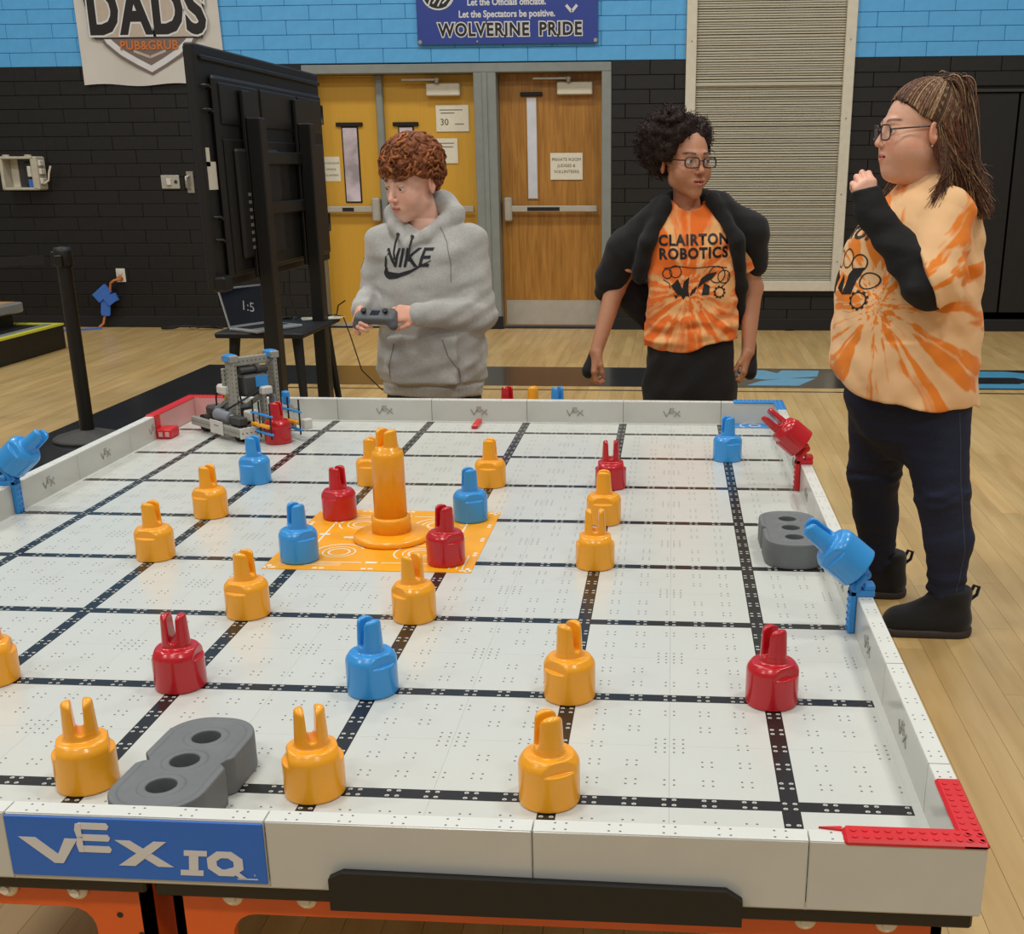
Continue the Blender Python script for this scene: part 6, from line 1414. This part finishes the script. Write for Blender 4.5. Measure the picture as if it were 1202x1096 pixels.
# ------------------------------------------------------------------ girl in profile
tie_dye('tie_dye_pale', (-0.20, -0.2, 1.02), 5.2, (240, 194, 142), (236, 132, 34), (0.52, 0.57), rad=1.5, warp=0.03)
def make_girl():
    P0 = (2.296, 2.35, 0); per = thing('person', 'person with long brown hair and glasses in a pale orange tie-dye shirt and dark jeans', 'person', P0)
    H = Head((-0.107, -0.02, 1.462), rot(-1.36, 0.02, 0.0), 1.07)
    AL = [(-0.025, -0.140, 1.245), (-0.085, -0.215, 1.060), (-0.246, -0.165, 1.252)]; AR = [(-0.025, 0.145, 1.245), (-0.04, 0.215, 1.04), (-0.15, 0.15, 0.96)]
    g = Grid(axis((-0.31, -0.20, 0.0026), (-0.20, 0.02, 0.0022), (0.02, 0.20, 0.01)), axis((-0.26, -0.12, 0.0028), (-0.12, 0.08, 0.0022), (0.08, 0.30, 0.008)), axis((-0.02, 1.20, 0.012), (1.20, 1.37, 0.0028), (1.37, 1.60, 0.0022)))
    g.op(column((0.66, 0.74, 0.9, 1.06, 1.18, 1.28, 1.34), (0.12, 0.14, 0.165, 0.16, 0.14, 0.09, 0.05), (0.10, 0.11, 0.13, 0.13, 0.12, 0.10, 0.06), (-0.06, -0.075, -0.08, -0.08, -0.075, -0.065, -0.06), (0.02, 0.01)+(0.0,)*5), 0.0)
    LN = [(-0.015, -0.085, 0.70), (0.036, -0.095, 0.43), (0.070, -0.098, 0.10)]; LF = [(-0.080, 0.095, 0.70), (-0.105, 0.16, 0.43), (-0.065, 0.235, 0.10)]
    for L_ in (LN, LF): g.op(cone(L_[0], L_[1], 0.080, 0.058), 0.03); g.op(cone(L_[1], L_[2], 0.060, 0.036), 0.03); g.op(cone(np.array(L_[2])-(0, 0, 0.05), np.array(L_[2])-(0.10, 0, 0.065), 0.036, 0.028), 0.02)
    g.op(cone((-0.085, -0.005, 1.40), (-0.055, 0.0, 1.29), 0.058, 0.066), 0.03)
    for A_ in (AL, AR): g.op(cone(A_[0], A_[1], 0.058, 0.046), 0.02); g.op(cone(A_[1], A_[2], 0.046, 0.028), 0.02)
    H.sculpt(g, 0.9, 0.0016)
    hand(g, AL[2], (-0.25, 0.10, 0.85), (0.10, -0.95, 0.15), 1, 0.92, ((0.75, 1.3, 0.8), (0.70, 1.3, 0.8), (0.75, 1.3, 0.8), (0.85, 1.3, 0.8)), 0.05, ((0.8, 0.2, -0.5), (0.7, -0.1, -0.6), (0.5, -0.4, -0.6)))
    hand(g, AR[2], (-0.6, -0.2, -0.6), (-0.3, 0.9, 0.1), -1, 0.92)
    V, Q_ = g.mesh(1); C = H.colors(V, (222, 170, 142), (204, 116, 106), (96, 62, 44), 0.55)
    hd = V[:, 2] < 1.36; C[hd & (V[:, 1] < -0.1)] = np.array(lin((232, 178, 152)))
    link('body', np_mesh('body', V, Q_, C), 'skin', per)
    eyes(H, per, eye_material('eye_hazel', (84, 62, 44)), (0.05, 0.05))
    glasses(H, 'glasses', 'dark rounded glasses worn by the person with long brown hair', 'glasses_dark', P0, 0.0235, 0.0185, -0.004, 0.0019)
    er = link('earring', sphere_mesh('earring', 0.0028, 8), 'silver', per); er.matrix_local = H.mat4() @ Matrix.Translation((0.084, 0.004, -0.040))
    # hair: smooth cap drawn back to a high tie, long lengths down the back
    rr = np.random.default_rng(9); base = np.array(lin((92, 66, 50))); lite = np.array(lin((176, 142, 106))); red = np.array(lin((118, 70, 52)))
    def line(y): return np.interp(y, (-0.10, -0.075, -0.05, -0.02, 0.0, 0.03, 0.10), (0.085, 0.078, 0.058, 0.030, 0.022, -0.030, -0.055))
    hg = Grid(axis((-0.24, 0.06, 0.003)), axis((-0.14, 0.12, 0.003)), axis((1.37, 1.62, 0.003)))
    cap = ell((0, 0.024, 0.037), (0.0800, 0.0990, 0.0850))
    def capcut(x, y, z): return np.maximum(cap[0](x, y, z), line(y.ravel()).reshape(y.shape)-z)
    hg.op(xf((capcut, cap[1], cap[2]), H.R, H.c, H.s), 0.0); hg.op(xf(ell((0, 0.062, 0.105), (0.030, 0.034, 0.024)), H.R, H.c, H.s), 0.02)
    Vh, Qh = hg.mesh(1); hair = link('hair', np_mesh('hair', Vh, Qh, np.tile(base*0.8, (len(Vh), 1))), 'hair', per)
    tie = np.array((0, 0.070, 0.118)); cv, cc = [], []
    def tint():
        k_ = rr.uniform(); return base*rr.uniform(0.7, 1.15) if k_ < 0.55 else (lite*rr.uniform(0.60, 0.88) if k_ < 0.82 else red*rr.uniform(0.8, 1.1))
    c0 = np.array((0, 0.024, 0.037)); ra = np.array((0.0825, 0.1015, 0.0875))
    cl_ = {}
    def ctint(i, n=9):
        if i//n not in cl_: cl_[i//n] = tint()
        return cl_[i//n]*rr.uniform(0.9, 1.1)
    yc = zc_ = 0.0
    for i in range(1620):          # swept from the hairline to the tie
        if i % 9 == 0: yc = rr.uniform(-0.078, 0.075); zc_ = rr.uniform(0.0, 0.028); xc_ = rr.choice((-1.0, 1.0)); mf = rr.uniform(0.3, 1.0)
        y0 = yc+rr.normal()*0.002; x0 = xc_; z0 = line(y0)+max(0, zc_+rr.normal()*0.002)
        q0 = np.array((0, (y0-c0[1])/ra[1], (z0-c0[2])/ra[2])); h2 = 1-q0[1]**2-q0[2]**2
        if h2 < 0: q0 = q0/np.linalg.norm(q0); h2 = 0
        q0[0] = x0*math.sqrt(h2)*((mf+rr.normal()*0.03) if y0 < -0.06 else 1.0); q0 = unit(q0); q1 = unit((tie-c0)/ra); pts = []; lift_ = rr.uniform(0, 0.025)
        for a in np.linspace(0, 1, 10): pts.append(H.w(c0+unit(q0*(1-a)+q1*a+np.array((0, 0, 0.10*math.sin(a*PI))))*ra*(1.005+0.03*a+lift_)))
        cv.append(pts); cc.append(ctint(i))
    def hang(p0, p1, p2, p3, w): return [tuple((1-a)**3*np.array(p0)+3*a*(1-a)**2*np.array(p1)+3*a*a*(1-a)*np.array(p2)+a**3*np.array(p3)+w*0.006*math.sin(a*9+w*7)*np.array((1, 0.4, 0))) for a in np.linspace(0, 1, 18)]
    T0 = np.array(H.w(tie))
    for i in range(850):          # tail from the tie down the back
        o = rr.normal(size=3)*np.array((0.012, 0.016, 0.006)); e = np.array((0.072+rr.normal()*0.012, -0.065+rr.normal()*0.035, 1.225+abs(rr.normal())*0.04))
        cv.append(hang(T0+o, T0+(0.045, -0.015, 0.028)+o*1.5, (0.002+rr.normal()*0.014, -0.055+rr.normal()*0.028, 1.40), e, rr.uniform(-1, 1))); cc.append(ctint(i+int(9000*abs(e[1])*0)+20000))
    for i in range(560):          # lower lengths falling from behind the ear
        y0 = rr.uniform(0.02, 0.085); x0 = rr.choice((-1, 1)); st_ = np.array(H.w((x0*math.sqrt(max(0.0, 1-((y0-0.024)/0.1)**2))*0.082, y0, rr.uniform(-0.03, 0.03))))
        sd = -1 if st_[1] < -0.02 else 1; e = np.array((0.030+rr.normal()*0.028, sd*0.09+rr.normal()*0.02, 1.26+abs(rr.normal())*0.05))
        cv.append(hang(st_, st_+(0.012, sd*0.012, -0.06), (0.0+rr.normal()*0.02, sd*0.10, 1.36), e, rr.uniform(-1, 1))); cc.append(ctint(i+int(9000*abs(e[1])*0)+20000))
    for i in range(170):           # lock in front of the shoulder
        st_ = np.array(H.w((0.080, 0.030+rr.normal()*0.006, -0.005+rr.normal()*0.01))); e = np.array((-0.070+rr.normal()*0.012, -0.172+rr.normal()*0.008, 1.255+abs(rr.normal())*0.03))
        cv.append(hang(st_, st_+(0.004, -0.010, -0.07), (-0.030+rr.normal()*0.006, -0.135, 1.36), e, rr.uniform(-1, 1)*1.3)); cc.append(ctint(i+70000))
    for i in range(60):           # far lock by the chin
        st_ = np.array(H.w((-0.080, 0.028+rr.normal()*0.008, -0.02))); e = np.array((-0.165+rr.normal()*0.01, 0.05+rr.normal()*0.01, 1.29))
        cv.append(hang(st_, st_+(-0.01, 0.015, -0.06), (-0.13, 0.07, 1.36), e, rr.uniform(-1, 1))); cc.append(ctint(i+int(9000*abs(e[1])*0)+20000))
    stuff(strands('hair_strands', cv, 'hair', hair, 0.0021, 0.0008, cc, 3))
    MB().lathe([(0.012, -0.008), (0.019, -0.006), (0.021, 0.0), (0.019, 0.006), (0.012, 0.008)], 20).build('hair_tie', 'cloth_black', per).matrix_local = H.mat4() @ Matrix.Translation(tie+np.array((0, 0.004, 0.004))) @ Matrix.Rotation(-0.9, 4, 'X')
    # shirt
    sg = Grid(axis((-0.33, 0.17, 0.0042)), axis((-0.33, 0.33, 0.0042)), axis((0.68, 1.38, 0.0042)))
    sg.op(column((0.68, 0.74, 0.82, 0.94, 1.06, 1.15, 1.24, 1.30, 1.345), (0.200, 0.208, 0.216, 0.212, 0.204, 0.197, 0.158, 0.105, 0.062), (0.212, 0.212, 0.206, 0.190, 0.176, 0.166, 0.146, 0.116, 0.066), (-0.072, -0.082, -0.091, -0.095, -0.092, -0.090, -0.074, -0.060, -0.058), (0.0,)*9, 2.2), 0.0)
    for A_, s_ in ((AL, -1), (AR, 1)):
        A0, A1 = np.array(A_[0]), np.array(A_[1]); sg.op(cone(A0, A1, 0.070, 0.098, ((0, 1, 0), 0.85)), 0.04); sg.op(cone(A1, A1+(-0.06, 0, -0.03), 0.096, 0.078, ((0, 1, 0), 0.8)), 0.02)
    # cut the sleeves open: hem line runs from the front top to the elbow
    for s_ in (-1, 1):
        n = unit((-0.90, 0, -0.36)); c = (-0.100, 0, 1.085)
        sg.every(lambda x, y, z, n=n, c=c, s_=s_: np.where((y*s_ > 0.180) & (z > 0.90), (x-c[0])*n[0]+(z-c[2])*n[2], -1), 0.004)
        n2 = unit((0.55, 0, -0.83)); c2 = (-0.02, 0, 1.025)
        sg.every(lambda x, y, z, n=n2, c=c2, s_=s_: np.where((y*s_ > 0.197) & (z > 0.90), (x-c[0])*n[0]+(z-c[2])*n[2], -1), 0.004)
    sg.op(cone((-0.090, -0.005, 1.43), (-0.070, -0.002, 1.33), 0.070, 0.066), 0.006, 's')
    sg.every(lambda x, y, z: (np.interp(x.ravel(), (-0.32, -0.28, -0.20, -0.05, 0.15), (0.815, 0.770, 0.735, 0.712, 0.708)).reshape(x.shape)+0.006*np.sin(x*34)-z)+0*y, 0.004)
    w1, w2 = folds(81, 7, 0.0046, 36, (1, 0.5, 1)), folds(82, 5, 0.0044, 80, (1, 0.4, 1.2))
    sg.warp(lambda x, y, z: w1(x, y, z)+w2(x, y, z)*(0.35+1.2*np.exp(-((x-0.03)/0.08)**2-((z-1.08)/0.10)**2)))
    so, V, Q_ = cloth('shirt', sg, 'tie_dye_pale', per)
    wrap_print('shirt_lettering', text_mesh('CLAIRTON', 0.050, offset=0.0022, space=1.1), V, Q_, (-0.265, 0.0, 1.185), (-0.0, -1, 0.10), (0.25, 0, 1), so, 'print_black')
    art = []
    for cx, cy, r in ((0.0, 0.055, 0.026), (0.05, 0.045, 0.024), (-0.05, 0.05, 0.024), (0.085, 0.0, 0.022)): art += ring_poly(cx, cy, r, 0.0035, 18)
    art += ring_poly(0.075, -0.055, 0.022, 0.0035, 20, 1)
    art += [[(-0.08, -0.03), (-0.05, -0.05), (-0.03, 0.0), (-0.06, 0.02)], [(0.01, -0.045), (0.05, -0.04), (0.055, 0.0), (0.02, 0.01)], [(0.02, 0.01), (0.055, 0.0), (0.07, 0.035), (0.035, 0.03)], [(-0.02, -0.03), (0.01, -0.045), (0.0, 0.0), (-0.01, 0.01)]]
    wrap_print('shirt_graphic', flat_mesh(art), V, Q_, (-0.29, -0.055, 1.065), (0.18, -1, 0), (0.03, 0, 1), so, 'print_black', cuts=2)
    # black long sleeves
    for A_, nm in ((AL, 0), (AR, 1)):
        A0, A1, A2 = (np.array(q) for q in A_); d_ = unit((-0.25, 0.10, 0.85)) if nm == 0 else unit((-0.6, -0.2, -0.6)); lo = np.minimum(A1, A2)-0.09; hi = np.maximum(A1, A2)+0.10
        kg = Grid(axis((lo[0], hi[0], 0.0038)), axis((lo[1], hi[1], 0.0038)), axis((lo[2], hi[2], 0.0038)))
        kg.op(cone(A0*0.3+A1*0.7, A1, 0.062, 0.066), 0.0); kg.op(cone(A1, A2, 0.066, 0.042, ((0, 1, 0), 0.85)), 0.02); kg.op(cone(A2, A2+d_*0.060, 0.040, 0.041, ((0, 1, 0), 0.72)), 0.02)
        cE = A2+d_*0.062; kg.every(lambda x, y, z, c=cE, n=d_: (x-c[0])*n[0]+(y-c[1])*n[1]+(z-c[2])*n[2], 0.003)
        kg.warp(folds(91+nm, 6, 0.0042, 75, (0.6, 0.4, 1.3))); cloth('undersleeve', kg, 'knit_black', per)
    # jeans
    jg = Grid(axis((-0.30, 0.18, 0.0045)), axis((-0.24, 0.34, 0.0045)), axis((0.06, 0.82, 0.0045)))
    jg.op(column((0.53, 0.60, 0.70, 0.82), (0.060, 0.130, 0.172, 0.165), (0.07, 0.125, 0.160, 0.155), (-0.065, -0.072, -0.080, -0.085), (0.02, 0.01, 0.005, 0.0)), 0.0)
    jg.op(cone((-0.015, -0.072, 0.70), (0.034, -0.095, 0.44), 0.112, 0.076), 0.045); jg.op(cone((0.034, -0.095, 0.44), (0.066, -0.097, 0.30), 0.075, 0.069), 0.02); jg.op(cone((0.066, -0.097, 0.30), (0.072, -0.098, 0.10), 0.068, 0.050), 0.02)
    jg.op(cone((-0.120, 0.070, 0.70), (-0.125, 0.15, 0.44), 0.112, 0.080), 0.045); jg.op(cone((-0.125, 0.15, 0.44), (-0.105, 0.19, 0.30), 0.078, 0.070), 0.02); jg.op(cone((-0.105, 0.19, 0.30), (-0.070, 0.235, 0.10), 0.068, 0.052), 0.02)
    f1, f2_ = folds(101, 5, 0.0022, 50), folds(102, 4, 0.0040, 120, (0.4, 0.3, 1.6))
    jg.warp(lambda x, y, z: f1(x, y, z)+f2_(x, y, z)*(np.exp(-((z-0.44)/0.025)**2)+np.exp(-((z-0.15)/0.04)**2)+0.15))
    jo, V, Q_ = cloth('jeans', jg, 'denim', per)
    wrap_print('side_seam', flat_mesh(thick([(0.045, 0.70), (0.058, 0.60), (0.068, 0.50), (0.076, 0.44), (0.092, 0.34), (0.100, 0.28), (0.096, 0.20), (0.090, 0.14)], 0.003)), V, Q_, (0, -0.1, 0), (1, 0, 0), (0, 0, 1), jo, 'denim_thread', 0.0008, cuts=4)
    # ankle boots
    for L_, tz, nm in ((LN, -0.03, 0), (LF, 0.02, 1)):
        c = np.array((L_[2][0], L_[2][1], 0.0)); t = unit((-1, tz, 0))
        bg = Grid(axis((c[0]-0.25, c[0]+0.13, 0.0045)), axis((c[1]-0.09, c[1]+0.09, 0.0045)), axis((-0.01, 0.20, 0.0045)))
        bg.op(cone(c+(0.022, 0, 0.055), c+(0.020, 0, 0.128), 0.056, 0.060), 0.0); bg.op(cone(c+(0.030, 0, 0.045), c+t*0.135+(0, 0, 0.038), 0.054, 0.048, ((0, 0, 1), 0.92)), 0.03); bg.op(cone(c+t*0.03+(0, 0, 0.08), c+t*0.11+(0, 0, 0.05), 0.044, 0.034), 0.03)
        bg.every(lambda x, y, z: np.maximum(0.016-z, z-0.150-0.05*(x-c[0]))+0*y, 0.010); bg.warp(folds(111+nm, 4, 0.0016, 70)); bo, _, _ = cloth('boot', bg, 'suede_black', per)
        og = Grid(axis((c[0]-0.25, c[0]+0.13, 0.0045)), axis((c[1]-0.10, c[1]+0.10, 0.0045)), axis((-0.01, 0.05, 0.003)))
        og.op(cone(c+(0.030, 0, 0.012), c+t*0.138+(0, 0, 0.012), 0.060, 0.053), 0.0); og.every(lambda x, y, z: np.maximum(-z, z-0.024)+0*x+0*y, 0.004); cloth('boot_sole', og, 'sole', bo)
        MB().tube([c+(0.072, 0, 0.125), c+(0.085, 0, 0.155), c+(0.100, 0, 0.150), c+(0.095, 0, 0.125), c+(0.076, 0, 0.108)], 0.0055, 6).build('pull_loop', 'suede_black', bo)
make_girl()
